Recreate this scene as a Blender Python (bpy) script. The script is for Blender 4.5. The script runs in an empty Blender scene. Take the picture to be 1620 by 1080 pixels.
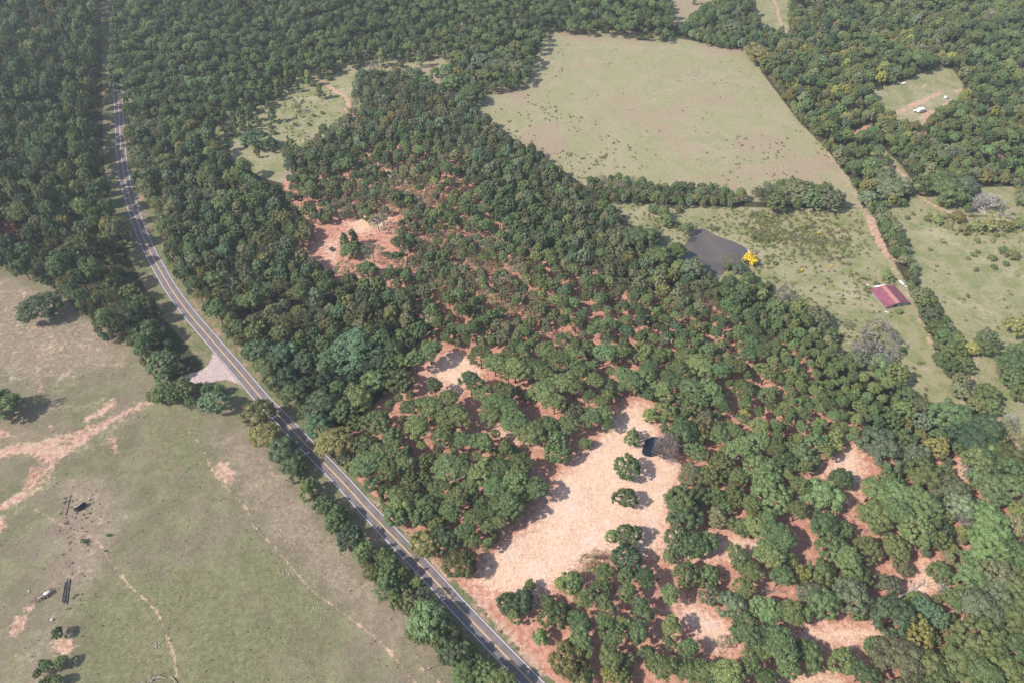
import bpy, bmesh, math, random
import numpy as np
from mathutils import Vector

R = random.Random(7)
NR = np.random.RandomState(11)
C = bpy.context.scene.collection
SC = bpy.context.scene
rad = math.radians

# ------------------------------------------------------------------ camera
CAM_H, PITCH, FOC = 300.0, rad(47.0), 1080.0
cam_d = bpy.data.cameras.new("camera")
cam_d.lens, cam_d.sensor_width = 24.0, 36.0
cam_d.clip_start, cam_d.clip_end = 1.0, 12000.0
cam = bpy.data.objects.new("camera", cam_d)
cam.location = (0, 0, CAM_H)
cam.rotation_euler = (math.pi / 2 - PITCH, 0, 0)
C.objects.link(cam)
SC.camera = cam

# ------------------------------------------------------------------ light
SUN_EL, SHADOW_AZ = rad(43.0), rad(22.0)        # shadows run towards +x, a little towards +y
world = bpy.data.worlds.new("World")
SC.world = world
world.use_nodes = True
wn = world.node_tree
for n in list(wn.nodes):
    wn.nodes.remove(n)
sky = wn.nodes.new("ShaderNodeTexSky")
sky.sky_type = 'NISHITA'
sky.sun_disc = False
sky.sun_elevation = SUN_EL
# direction towards the sun (horizontal): opposite of the shadows
sx, sy = -math.cos(SHADOW_AZ), -math.sin(SHADOW_AZ)
sky.sun_rotation = math.atan2(sx, sy)
sky.air_density, sky.dust_density = 1.0, 1.4
bg = wn.nodes.new("ShaderNodeBackground")
bg.inputs[1].default_value = 0.15
wo = wn.nodes.new("ShaderNodeOutputWorld")
wn.links.new(sky.outputs[0], bg.inputs[0])
wn.links.new(bg.outputs[0], wo.inputs[0])
sun_d = bpy.data.lights.new("sun", 'SUN')
sun_d.energy = 4.7
sun_d.angle = rad(0.5)
sun_d.color = (1.0, 0.93, 0.83)
sun = bpy.data.objects.new("sun", sun_d)
sdir = Vector((sx * math.cos(SUN_EL), sy * math.cos(SUN_EL), math.sin(SUN_EL)))
sun.rotation_euler = sdir.to_track_quat('Z', 'Y').to_euler()
sun.location = (-300, -100, 500)
C.objects.link(sun)
SC.view_settings.view_transform = 'Standard'
SC.view_settings.look = 'None'
SC.view_settings.gamma = 1.0
SC.view_settings.exposure = 0.45
SC.view_settings.use_curve_mapping = False
SC.render.engine = 'CYCLES'
SC.cycles.max_bounces = 5
SC.cycles.diffuse_bounces = 3
SC.cycles.glossy_bounces = 2
SC.cycles.transmission_bounces = 2
SC.cycles.transparent_max_bounces = 4
SC.cycles.volume_bounces = 0
SC.cycles.use_denoising = True

# ------------------------------------------------------------------ survey: image bearings -> ground positions
CT, ST = math.cos(PITCH), math.sin(PITCH)


def at(px, py, z=0.0):
    u, v = (px - 810.0) / FOC, (540.0 - py) / FOC
    dz = -ST + v * CT
    t = (z - CAM_H) / dz
    return (u * t, (CT + v * ST) * t)


def depth(x, y, z=0.0):
    return y * CT + (CAM_H - z) * ST


def px_of(x, y, z=0.0):
    d = depth(x, y, z)
    up = y * ST - (CAM_H - z) * CT
    return 810 + FOC * x / d, 540 - FOC * up / d


def wpoly(pts, z=0.0):
    return np.array([at(p[0], p[1], z) for p in pts])


def smooth_line(pts, n=8):
    P = [pts[0]] + list(pts) + [pts[-1]]
    out = []
    for i in range(1, len(P) - 2):
        p0, p1, p2, p3 = map(np.array, (P[i - 1], P[i], P[i + 1], P[i + 2]))
        for k in range(n):
            t = k / n
            out.append(0.5 * ((2 * p1) + (-p0 + p2) * t + (2 * p0 - 5 * p1 + 4 * p2 - p3) * t * t + (-p0 + 3 * p1 - 3 * p2 + p3) * t ** 3))
    out.append(np.array(pts[-1], float))
    return np.array(out)


def seg_dist(P, A, B):
    d = B - A
    L = max(float(d @ d), 1e-9)
    t = np.clip(((P - A) @ d) / L, 0, 1)
    q = A + t[:, None] * d
    return np.hypot(P[:, 0] - q[:, 0], P[:, 1] - q[:, 1])


def sdf_poly(P, V):
    """Signed distance, negative inside."""
    D = np.full(len(P), 1e9)
    ins = np.zeros(len(P), bool)
    n = len(V)
    for i in range(n):
        A, B = V[i], V[(i + 1) % n]
        D = np.minimum(D, seg_dist(P, A, B))
        c = (A[1] > P[:, 1]) != (B[1] > P[:, 1])
        if c.any():
            xx = (B[0] - A[0]) * (P[:, 1] - A[1]) / (B[1] - A[1] + 1e-12) + A[0]
            ins ^= c & (P[:, 0] < xx)
    return np.where(ins, -D, D)


def dist_line(P, V):
    D = np.full(len(P), 1e9)
    for i in range(len(V) - 1):
        D = np.minimum(D, seg_dist(P, V[i], V[i + 1]))
    return D


# ------------------------------------------------------------------ node helpers
class NT:
    def __init__(self, name):
        self.m = bpy.data.materials.new(name)
        self.m.use_nodes = True
        self.t = self.m.node_tree
        for n in list(self.t.nodes):
            self.t.nodes.remove(n)
        self.out = self.t.nodes.new("ShaderNodeOutputMaterial")

    def n(self, typ, **kw):
        nd = self.t.nodes.new("ShaderNode" + typ)
        for k, v in kw.items():
            setattr(nd, k, v)
        return nd

    def l(self, a, b):
        self.t.links.new(a, b)

    def setin(self, nd, i, v):
        if isinstance(v, bpy.types.NodeSocket):
            self.l(v, nd.inputs[i])
        else:
            if isinstance(v, (tuple, list)) and len(v) == 3 and nd.inputs[i].type == 'RGBA':
                v = (*v, 1)
            nd.inputs[i].default_value = v

    def math(self, op, a, b=0.0, c=None, clamp=False):
        nd = self.n("Math", operation=op, use_clamp=clamp)
        self.setin(nd, 0, a)
        self.setin(nd, 1, b)
        if c is not None:
            self.setin(nd, 2, c)
        return nd.outputs[0]

    def mix(self, f, a, b, blend='MIX'):
        nd = self.n("Mix", data_type='RGBA', blend_type=blend)
        self.setin(nd, 0, f)
        self.setin(nd, 6, a)
        self.setin(nd, 7, b)
        return nd.outputs[2]

    def noise(self, vec, scale, detail=3.0, rough=0.55, dist=0.0):
        nd = self.n("TexNoise")
        if vec is not None:
            self.l(vec, nd.inputs["Vector"])
        nd.inputs["Scale"].default_value = scale
        nd.inputs["Detail"].default_value = detail
        nd.inputs["Roughness"].default_value = rough
        nd.inputs["Distortion"].default_value = dist
        return nd.outputs[0]

    def ramp(self, f, a, b):
        nd = self.n("MapRange", interpolation_type='SMOOTHSTEP')
        self.setin(nd, 0, f)
        nd.inputs[1].default_value = a
        nd.inputs[2].default_value = b
        return nd.outputs[0]

    def attr(self, name):
        return self.n("Attribute", attribute_name=name).outputs["Fac"]

    def pos(self):
        return self.n("NewGeometry").outputs["Position"]

    def obj(self):
        return self.n("TexCoord").outputs["Object"]

    def surf(self, col, rough=0.8, spec=0.2, bump=None, bstr=0.3, bdist=0.1, metal=0.0, transl=0.0, tcol=None):
        p = self.n("BsdfPrincipled")
        self.setin(p, "Base Color", col)
        self.setin(p, "Roughness", rough)
        p.inputs["Specular IOR Level"].default_value = spec
        p.inputs["Metallic"].default_value = metal
        if bump is not None:
            b = self.n("Bump")
            b.inputs["Strength"].default_value = bstr
            b.inputs["Distance"].default_value = bdist
            self.l(bump, b.inputs["Height"])
            self.l(b.outputs[0], p.inputs["Normal"])
        sh = p.outputs[0]
        if transl > 0:
            t = self.n("BsdfTranslucent")
            self.setin(t, 0, tcol if tcol is not None else col)
            m = self.n("MixShader")
            m.inputs[0].default_value = transl
            self.l(sh, m.inputs[1])
            self.l(t.outputs[0], m.inputs[2])
            sh = m.outputs[0]
        self.l(sh, self.out.inputs[0])
        return self.m


def simple_mat(name, col, rough=0.7, spec=0.3, var=0.2, scale=1.5, metal=0.0, col2=None):
    T = NT(name)
    p = T.obj()
    n = T.noise(p, scale, 4)
    c2 = col2 or tuple(c * (1 - var * 2) for c in col)
    c = T.mix(T.ramp(n, 0.35, 0.68), col, c2)
    return T.surf(c, rough, spec, bump=n, bstr=0.2, bdist=0.03, metal=metal)


# ground, one material for all of its fields
def ground_material():
    T = NT("ground_soil_and_grass")
    P = T.pos()
    n50 = T.noise(P, 0.016, 4, 0.6, 0.3)
    n50b = T.noise(P, 0.03, 5, 0.65, 0.6)
    n12 = T.noise(P, 0.085, 5, 0.62, 0.4)
    n3 = T.noise(P, 0.4, 5, 0.65)
    n1 = T.noise(P, 1.3, 4, 0.7)
    nf = T.noise(P, 4.0, 3, 0.7)
    # streaky mulch / mower grain
    mp = T.n("Mapping")
    mp.inputs["Rotation"].default_value = (0, 0, 0.7)
    mp.inputs["Scale"].default_value = (1.0, 0.28, 1.0)
    T.l(P, mp.inputs[0])
    ns = T.noise(mp.outputs[0], 1.1, 5, 0.72, 0.5)
    mix3 = T.math('MULTIPLY_ADD', n3, 0.5, T.math('MULTIPLY', n12, 0.5))
    edge = T.math('SUBTRACT', T.math('MULTIPLY_ADD', n1, 0.35, T.math('MULTIPLY', n3, 0.65)), 0.5)

    def mask(name, amp=0.9, w=0.12):
        a = T.attr(name)
        v = T.math('MULTIPLY_ADD', edge, amp, a)
        return T.ramp(v, 0.5 - w, 0.5 + w)

    # forest floor: leaf litter and low green
    col = T.mix(T.ramp(n3, 0.35, 0.65), (0.075, 0.058, 0.04), (0.045, 0.058, 0.026))
    # verge: mown grass with red earth
    v = T.mix(T.ramp(mix3, 0.42, 0.6), (0.13, 0.15, 0.07), (0.22, 0.17, 0.11))
    v = T.mix(T.ramp(n12, 0.55, 0.75), v, (0.3, 0.19, 0.14))
    col = T.mix(mask("verge"), col, v)
    # pasture
    pa = T.mix(T.ramp(n50b, 0.38, 0.62), (0.146, 0.136, 0.080), (0.198, 0.158, 0.115))
    pa = T.mix(T.ramp(n12, 0.42, 0.72), pa, (0.19, 0.185, 0.105))
    pa = T.mix(T.math('MULTIPLY', T.ramp(n50, 0.55, 0.7), 0.6), pa, (0.30, 0.215, 0.165))
    pa = T.mix(T.math('MULTIPLY', T.ramp(n3, 0.55, 0.8), 0.7), pa, (0.13, 0.155, 0.07))
    pa = T.mix(T.math('MULTIPLY', T.ramp(n1, 0.66, 0.8), 0.55), pa, (0.42, 0.36, 0.27))
    tn = T.mix(T.ramp(n3, 0.4, 0.65), (0.235, 0.178, 0.138), (0.275, 0.22, 0.165))
    pa = T.mix(T.math('MULTIPLY', T.ramp(T.math('ADD', T.attr('tan'), T.math('SUBTRACT', n12, 0.5)), 0.3, 0.85), 0.75), pa, tn)
    lu = T.mix(T.ramp(n3, 0.4, 0.65), (0.140, 0.145, 0.072), (0.172, 0.165, 0.09))
    pa = T.mix(T.math('MULTIPLY', T.ramp(T.math('ADD', T.attr('lush'), T.math('SUBTRACT', n12, 0.5)), 0.3, 0.85), 0.8), pa, lu)
    col = T.mix(mask("pasture"), col, pa)
    # straw coloured hay field
    hy = T.mix(T.ramp(n50b, 0.36, 0.64), (0.27, 0.255, 0.14), (0.315, 0.268, 0.178))
    hy = T.mix(T.math('MULTIPLY', T.ramp(n12, 0.46, 0.66), 0.85), hy, (0.22, 0.215, 0.12))
    hy = T.mix(T.math('MULTIPLY', T.ramp(n50, 0.5, 0.62), 0.7), hy, (0.30, 0.22, 0.165))
    hy = T.mix(T.math('MULTIPLY', T.ramp(n3, 0.52, 0.72), 0.7), hy, (0.2, 0.19, 0.105))
    hy = T.mix(T.math('MULTIPLY', T.ramp(n1, 0.6, 0.8), 0.4), hy, (0.5, 0.44, 0.3))
    col = T.mix(mask("hay"), col, hy)
    # scrubby field
    sc = T.mix(T.ramp(n12, 0.4, 0.62), (0.29, 0.262, 0.155), (0.185, 0.195, 0.088))
    sc = T.mix(T.math('MULTIPLY', T.ramp(n50b, 0.5, 0.7), 0.8), sc, (0.38, 0.32, 0.22))
    sc = T.mix(T.math('MULTIPLY', T.ramp(n3, 0.5, 0.68), 0.85), sc, (0.12, 0.135, 0.06))
    sc = T.mix(T.math('MULTIPLY', T.ramp(n1, 0.62, 0.8), 0.5), sc, (0.42, 0.38, 0.27))
    col = T.mix(mask("scrub"), col, sc)
    # thinned woodlot: red soil under mulch
    so = T.mix(T.ramp(n3, 0.35, 0.68), (0.40, 0.185, 0.13), (0.47, 0.27, 0.2))
    so = T.mix(T.math('MULTIPLY', T.ramp(n12, 0.5, 0.72), 0.8), so, (0.31, 0.15, 0.11))
    so = T.mix(T.math('MULTIPLY', T.ramp(ns, 0.52, 0.74), 0.6), so, (0.55, 0.36, 0.27))
    so = T.mix(T.math('MULTIPLY', T.ramp(n1, 0.62, 0.8), 0.55), so, (0.28, 0.17, 0.12))
    col = T.mix(mask("soil"), col, so)
    pl = T.mix(T.ramp(ns, 0.3, 0.76), (0.56, 0.37, 0.262), (0.67, 0.475, 0.355))
    pl = T.mix(T.math('MULTIPLY', T.ramp(n50b, 0.48, 0.66), 0.45), pl, (0.50, 0.31, 0.235))
    pl = T.mix(T.math('MULTIPLY', T.ramp(n12, 0.5, 0.66), 0.6), pl, (0.56, 0.42, 0.37))
    pl = T.mix(T.math('MULTIPLY', T.ramp(n3, 0.6, 0.78), 0.5), pl, (0.5, 0.3, 0.21))
    col = T.mix(mask("pale", 1.3, 0.25), col, pl)
    # red clay, tracks and washouts
    cv = T.math('ADD', T.attr('clay'), T.math('MULTIPLY', edge, 1.7))
    cv = T.math('ADD', cv, T.math('MULTIPLY', T.math('SUBTRACT', n12, 0.5), 1.1))
    CM = T.ramp(cv, 0.34, 0.8)
    cl = T.mix(T.ramp(n3, 0.36, 0.62), (0.40, 0.20, 0.15), (0.50, 0.33, 0.26))
    cl = T.mix(T.math('MULTIPLY', T.ramp(n1, 0.5, 0.7), 0.6), cl, (0.58, 0.43, 0.34))
    cl = T.mix(T.math('MULTIPLY', T.ramp(n12, 0.45, 0.65), 0.4), cl, (0.36, 0.27, 0.19))
    col = T.mix(T.math('MULTIPLY', CM, 0.88), col, cl)
    gr = T.mix(T.ramp(n1, 0.35, 0.65), (0.40, 0.31, 0.295), (0.48, 0.38, 0.36))
    gr = T.mix(T.math('MULTIPLY', T.ramp(n3, 0.5, 0.7), 0.5), gr, (0.40, 0.26, 0.215))
    col = T.mix(mask("gravel", 1.1, 0.25), col, gr)
    # fine grain everywhere
    g = T.math('MULTIPLY_ADD', T.math('SUBTRACT', nf, 0.5), 1.3, 1.0)
    g2 = T.math('MULTIPLY_ADD', T.math('SUBTRACT', n1, 0.5), 1.5, g)
    g2 = T.math('MULTIPLY_ADD', T.math('SUBTRACT', n3, 0.5), 0.7, g2)
    g2 = T.math('MULTIPLY_ADD', T.math('SUBTRACT', n12, 0.5), 0.4, g2)
    vm = T.n("VectorMath", operation='SCALE')
    T.l(col, vm.inputs[0])
    T.l(g2, vm.inputs["Scale"])
    h = T.math('MULTIPLY_ADD', n1, 0.6, T.math('MULTIPLY', n3, 0.8))
    return T.surf(vm.outputs[0], 0.95, 0.08, bump=h, bstr=0.55, bdist=0.5)


def foliage_material(name, scale=0.55):
    T = NT(name)
    oi = T.n("ObjectInfo")
    tint = T.n("Attribute", attribute_name="tint", attribute_type='INSTANCER').outputs["Color"]
    P = T.pos()
    n = T.noise(P, scale, 3, 0.6)
    nn = T.noise(P, 2.6, 2, 0.6)
    k = T.math('MULTIPLY_ADD', oi.outputs["Random"], 0.5, 0.82)
    k = T.math('MULTIPLY', k, T.math('MULTIPLY_ADD', n, 0.9, 0.55))
    k = T.math('MULTIPLY', k, T.math('MULTIPLY_ADD', nn, 0.7, 0.65))
    vm = T.n("VectorMath", operation='SCALE')
    T.l(tint, vm.inputs[0])
    T.l(k, vm.inputs["Scale"])
    hs = T.n("HueSaturation")
    T.l(vm.outputs[0], hs.inputs["Color"])
    T.l(T.math('MULTIPLY_ADD', T.noise(P, 0.11, 1), 0.034, 0.477), hs.inputs["Hue"])
    hs.inputs["Saturation"].default_value = 1.0
    return T.surf(hs.outputs[0], 0.6, 0.35, transl=0.22)


M = {}
M['ground'] = ground_material()
M['leaf'] = foliage_material("leaves")
M['bark'] = simple_mat("bark", (0.13, 0.095, 0.075), 0.9, 0.1)
M['dead'] = simple_mat("bleached_wood", (0.42, 0.39, 0.37), 0.85, 0.15, scale=0.7, col2=(0.27, 0.24, 0.22))
M['dead_dark'] = simple_mat("grey_twigs", (0.31, 0.25, 0.24), 0.9, 0.1)
M['pale_wood'] = simple_mat("dry_branches", (0.5, 0.42, 0.34), 0.85, 0.15)
M['white'] = simple_mat("white_sheet", (0.78, 0.79, 0.8), 0.45, 0.4, 0.1)
M['black'] = simple_mat("blackened_steel", (0.03, 0.024, 0.028), 0.6, 0.4, 0.2)
M['rust'] = simple_mat("rusty_steel", (0.2, 0.1, 0.07), 0.8, 0.2, 0.3)
M['grey'] = simple_mat("grey_galvanised", (0.24, 0.28, 0.32), 0.55, 0.4, 0.15)
M['tyre'] = simple_mat("tyre_rubber", (0.03, 0.03, 0.03), 0.8, 0.2, 0.1)
M['pipe'] = simple_mat("dark_pipe", (0.1, 0.085, 0.095), 0.7, 0.3, 0.25)
M['glass'] = simple_mat("dark_glass", (0.03, 0.035, 0.04), 0.15, 0.6, 0.1)
M['redpaint'] = simple_mat("faded_red_paint", (0.32, 0.07, 0.07), 0.7, 0.3, 0.2)
M['limestone'] = simple_mat("pale_stone", (0.6, 0.52, 0.45), 0.9, 0.1, 0.15)


# ------------------------------------------------------------------ mesh helpers
class MB:
    def __init__(self):
        self.v, self.f = [], []

    def quad_box(self, c, s, rz=0.0, ry=0.0):
        x, y, z = s[0] / 2, s[1] / 2, s[2] / 2
        b = len(self.v)
        cr, sr = math.cos(rz), math.sin(rz)
        cy, sy_ = math.cos(ry), math.sin(ry)
        for dx, dy, dz in ((-x, -y, -z), (x, -y, -z), (x, y, -z), (-x, y, -z), (-x, -y, z), (x, -y, z), (x, y, z), (-x, y, z)):
            dx, dz = dx * cy + dz * sy_, -dx * sy_ + dz * cy
            self.v.append((c[0] + dx * cr - dy * sr, c[1] + dx * sr + dy * cr, c[2] + dz))
        for q in ((0, 3, 2, 1), (4, 5, 6, 7), (0, 1, 5, 4), (1, 2, 6, 5), (2, 3, 7, 6), (3, 0, 4, 7)):
            self.f.append(tuple(b + i for i in q))

    def tube(self, pts, rads, seg=6, cap=True):
        b0 = len(self.v)
        pts = [Vector(p) for p in pts]
        n = len(pts)
        for i, p in enumerate(pts):
            d = (pts[min(i + 1, n - 1)] - pts[max(i - 1, 0)])
            if d.length < 1e-6:
                d = Vector((0, 0, 1))
            d.normalize()
            a = d.cross(Vector((0, 0, 1)))
            if a.length < 0.15:
                a = d.cross(Vector((1, 0, 0)))
            a.normalize()
            c = d.cross(a)
            for k in range(seg):
                t = 2 * math.pi * k / seg
                self.v.append(tuple(p + (a * math.cos(t) + c * math.sin(t)) * rads[i]))
        for i in range(n - 1):
            for k in range(seg):
                k2 = (k + 1) % seg
                self.f.append((b0 + i * seg + k, b0 + i * seg + k2, b0 + (i + 1) * seg + k2, b0 + (i + 1) * seg + k))
        if cap:
            self.f.append(tuple(b0 + k for k in reversed(range(seg))))
            self.f.append(tuple(b0 + (n - 1) * seg + k for k in range(seg)))

    def mesh(self, name, mat, smooth=False):
        me = bpy.data.meshes.new(name)
        me.from_pydata(self.v, [], self.f)
        me.materials.append(mat)
        if smooth:
            me.polygons.foreach_set("use_smooth", [True] * len(me.polygons))
        me.update()
        return me


def link(name, me, parent=None, loc=(0, 0, 0), rz=0.0):
    o = bpy.data.objects.new(name, me)
    C.objects.link(o)
    o.location = loc
    o.rotation_euler = (0, 0, rz)
    if parent is not None:
        o.parent = parent
    return o


def tag(o, label=None, cat=None, group=None, kind=None):
    if label:
        o['label'] = label
    if cat:
        o['category'] = cat
    if group:
        o['group'] = group
    if kind:
        o['kind'] = kind
    return o


def np_mesh(name, V, F, mats, matidx=None, attrs=None):
    """V (n,3), F (m,4) quads."""
    me = bpy.data.meshes.new(name)
    V = np.asarray(V, np.float32)
    F = np.asarray(F, np.int32)
    k = F.shape[1]
    me.vertices.add(len(V))
    me.vertices.foreach_set("co", V.ravel())
    me.loops.add(F.size)
    me.loops.foreach_set("vertex_index", F.ravel())
    me.polygons.add(len(F))
    me.polygons.foreach_set("loop_start", np.arange(0, F.size, k, dtype=np.int32))
    me.polygons.foreach_set("loop_total", np.full(len(F), k, np.int32))
    for m in mats:
        me.materials.append(m)
    if matidx is not None:
        me.polygons.foreach_set("material_index", np.asarray(matidx, np.int32))
    if attrs:
        for nme, arr in attrs.items():
            a = me.attributes.new(nme, 'FLOAT', 'POINT')
            a.data.foreach_set("value", np.asarray(arr, np.float32))
    me.update(calc_edges=True)
    me.validate()
    return me


# ------------------------------------------------------------------ survey lines and outlines
ROAD_PX = [(187, 150), (188, 207), (193, 259), (196, 270), (207, 319), (220, 358), (235, 394), (255, 431), (275, 464), (303, 501),
           (337, 540), (378, 587), (415, 631), (441, 657), (483, 701), (540, 760), (576, 800), (613, 839), (680, 909), (732, 966), (804, 1041), (850, 1088)]
road_pts = [np.array(at(*p)) for p in ROAD_PX]
d0 = road_pts[0] - road_pts[2]
d0 = d0 / np.linalg.norm(d0)
d1 = road_pts[-1] - road_pts[-3]
d1 = d1 / np.linalg.norm(d1)
road_pts = [road_pts[0] + d0 * s for s in (1400, 700, 300, 120)] + road_pts[0:1] + road_pts[2:3] + road_pts[4:] + [road_pts[-1] + d1 * s for s in (60, 250, 900)]
ROAD = smooth_line(road_pts, 10)
for _ in range(6):
    ROAD[1:-1] = (ROAD[:-2] + 2 * ROAD[1:-1] + ROAD[2:]) / 4

HAY = [[(868, 42), (1000, 50), (1190, 80), (1205, 115), (1262, 190), (1310, 240), (1350, 290), (1366, 330), (1180, 318), (930, 297), (880, 264), (800, 217), (740, 180), (760, 140), (835, 120)],
       [(350, 180), (420, 152), (455, 128), (520, 106), (540, 92), (581, 80), (640, 86), (711, 70), (724, 80), (712, 100), (700, 150), (660, 125), (600, 112), (566, 118), (562, 135), (575, 160), (566, 190), (530, 210), (490, 232), (470, 250), (456, 292), (415, 282), (360, 248), (335, 225)],
       [(1036, -25), (1135, -25), (1122, 20), (1090, 28), (1075, 44), (1060, 30)],
       [(1178, -20), (1205, -20), (1212, 20), (1222, 40), (1200, 30)]]
SCRUB = [[(1165, -60), (1262, -60), (1258, 75), (1200, 40)], [(1440, 285), (1500, 300), (1700, 290), (1700, 350), (1440, 335)],
         [(940, 318), (1180, 328), (1340, 330), (1376, 330), (1405, 400), (1435, 450), (1478, 540), (1535, 650), (1450, 650), (1400, 600), (1340, 585), (1290, 520), (1200, 455), (1130, 445), (1050, 400), (990, 350)],
         [(1380, 322), (1470, 322), (1530, 345), (1700, 335), (1760, 760), (1640, 760), (1590, 680), (1545, 640), (1500, 540), (1450, 440), (1400, 350)],
         [(1378, 141), (1428, 128), (1485, 106), (1506, 109), (1523, 132), (1526, 147), (1503, 170), (1464, 194), (1457, 204), (1415, 205), (1410, 182), (1390, 183)],
         [(1366, 242), (1400, 238), (1425, 262), (1445, 290), (1420, 300), (1395, 265)],
         [(350, 180), (420, 152), (455, 130), (500, 112), (540, 98), (560, 122), (566, 172), (524, 205), (470, 240), (440, 285), (415, 280), (360, 248), (335, 225)]]
PASTURE = [[(-500, 380), (13, 415), (65, 440), (130, 495), (210, 545), (270, 600), (330, 630), (360, 622), (408, 672), (460, 740), (530, 840), (600, 930), (690, 1020), (760, 1100), (1100, 1500), (-900, 1500)]]
SOIL = [[(448, 288), (480, 262), (540, 262), (560, 225), (690, 222), (735, 270), (790, 350), (860, 400), (930, 420), (1000, 465), (1060, 468), (1130, 475), (1225, 520), (1275, 555), (1300, 620), (1350, 655), (1400, 690), (1520, 720), (1800, 780), (1900, 1500), (1200, 1500), (880, 1092), (800, 1002), (738, 938), (655, 856), (590, 788), (520, 730), (580, 650), (640, 600), (680, 530), (640, 470), (570, 445), (520, 445), (462, 385), (490, 350), (450, 310)],
        [(545, 170), (575, 185), (575, 215), (550, 205)],
        [(1336, 210), (1360, 204), (1381, 193), (1373, 207), (1350, 221)],
        [(1449, 217), (1455, 207), (1476, 203), (1470, 212), (1452, 219)],
        [(1548, 216), (1560, 216), (1570, 226), (1558, 226)],
        [(1575, 230), (1586, 240), (1588, 262), (1578, 258)], [(1508, 256), (1520, 257), (1520, 276), (1510, 274)]]
PALE = [[(880, 752), (945, 690), (985, 640), (1025, 630), (1048, 690), (1082, 740), (1065, 800), (1052, 880), (1000, 880), (940, 880), (900, 915), (850, 950), (790, 950), (748, 925), (765, 880), (840, 825)],
        [(545, 350), (600, 338), (622, 335), (610, 365), (560, 372)], [(515, 385), (535, 378), (530, 425), (512, 400)],
        [(670, 590), (705, 555), (745, 562), (765, 590), (725, 625), (690, 605)],
        [(760, 665), (830, 680), (850, 705), (800, 700)],
        [(1285, 752), (1325, 715), (1360, 690), (1372, 760), (1345, 800), (1333, 760)],
        [(1230, 1000), (1300, 985), (1390, 985), (1400, 1012), (1360, 1028), (1250, 1010)],
        [(1492, 742), (1530, 728), (1545, 755), (1500, 762)], [(1428, 930), (1460, 880), (1492, 900), (1500, 928), (1460, 948)],
        [(1062, 962), (1100, 950), (1155, 985), (1168, 1020), (1130, 1040), (1090, 992)],
        [(1050, 840), (1130, 840), (1250, 850), (1240, 880), (1130, 885), (1060, 900)],
        [(1240, 1060), (1330, 1062), (1340, 1100), (1230, 1100)], [(600, 270), (640, 262), (650, 290), (610, 300)]]
CLAY_POLY = [[(-20, 712), (20, 702), (60, 700), (95, 686), (110, 678), (130, 680), (182, 655), (236, 631), (237, 639), (185, 665), (145, 692), (112, 714), (90, 732), (72, 764), (38, 790), (12, 800), (42, 762), (62, 728), (40, 716), (-20, 730)], [(-20, 680), (5, 678), (20, 688), (-20, 700)],
             [(125, 664), (160, 645), (178, 628), (190, 634), (168, 655), (135, 668)],
             [(168, 690), (185, 688), (192, 715), (178, 716)], [(15, 990), (28, 972), (42, 972), (42, 990), (25, 1006), (14, 1004)],
             [(38, 955), (55, 951), (57, 960), (42, 970)], [(82, 1014), (110, 1006), (122, 1020), (105, 1040), (85, 1034)],
             [(1412, 178), (1440, 164), (1488, 143), (1492, 149), (1448, 170), (1414, 184)], [(1458, 176), (1484, 174), (1492, 180), (1466, 192), (1456, 202)],
             [(1488, 165), (1500, 160), (1505, 166), (1494, 170)], [(1455, 137), (1466, 133), (1462, 141)], [(1505, 142), (1523, 141), (1515, 150)],
             [(-15, 820), (5, 815), (14, 830), (-5, 850)], [(78, 668), (86, 672), (84, 682), (74, 680)], [(60, 600), (68, 603), (70, 622), (62, 618)],
             [(340, 733), (352, 728), (372, 745), (366, 770), (350, 760)], [(425, 735), (435, 738), (432, 752), (427, 748)]]
GRAVEL = [[(336, 556), (335, 566), (331, 574), (325, 581), (317, 586), (300, 591), (285, 596), (280, 606), (300, 607), (313, 605), (330, 606), (347, 601), (358, 600), (383, 609), (372, 590), (352, 568)]]
TRACKS = [([(465, 110), (491, 114), (504, 124), (524, 140), (545, 153), (555, 174), (557, 192), (556, 210)], 2.2),
          ([(1213, 112), (1255, 170), (1288, 210), (1308, 240), (1340, 285), (1362, 322), (1385, 370), (1405, 405), (1428, 450), (1452, 500), (1482, 560), (1524, 640), (1560, 690)], 1.5),
          ([(1190, -40), (1226, 5), (1231, 25), (1238, 42), (1247, 60)], 1.6),
          ([(1415, 262), (1440, 291), (1459, 314), (1488, 331), (1530, 345)], 1.4),
          ([(1378, 346), (1384, 368), (1402, 400), (1412, 410)], 3.0),
          ([(1068, 40), (1072, 46), (1120, 60), (1180, 74)], 1.0),
          ([(735, 925), (790, 985), (860, 1065)], 1.5), ([(596, 795), (660, 862), (712, 915)], 1.0),
          
          ([(225, 640), (181, 661), (145, 684), (117, 690), (91, 707)], 0.7),
          ([(60, 755), (36, 780), (5, 800)], 2.6),
          ([(1600, 678), (1613, 705), (1630, 740)], 1.2), ([(1530, 588), (1542, 602)], 1.5), ([(1565, 658), (1575, 660)], 2.0)]
TRAILS = [[(296, 681), (321, 708), (332, 737), (353, 765), (389, 802), (403, 834), (430, 860), (465, 901), (490, 930), (517, 950), (556, 979), (597, 1010), (633, 1049), (665, 1090)],
          [(54, 805), (88, 823), (110, 838), (143, 847), (161, 865), (174, 888), (207, 927), (239, 956), (252, 975), (265, 1010), (277, 1046), (279, 1090)],
          [(660, 1050), (690, 1075), (720, 1100)]]
POND = [(1097.7, 366.5), (1104.8, 362), (1114, 361.4), (1121, 365.5), (1131, 371.6), (1146.5, 377.7), (1160, 381.7), (1175, 389), (1182, 394), (1183.7, 400), (1180, 405), (1172, 408), (1160, 418), (1148.6, 428.6), (1143.5, 434.7), (1131, 439), (1119, 434), (1103, 424), (1080.4, 410), (1079, 397), (1085.4, 385.8)]
POOL = [(1018, 714), (1024, 696), (1032, 692), (1048, 693), (1052, 704), (1044, 716), (1030, 720), (1021, 718)]


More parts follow.
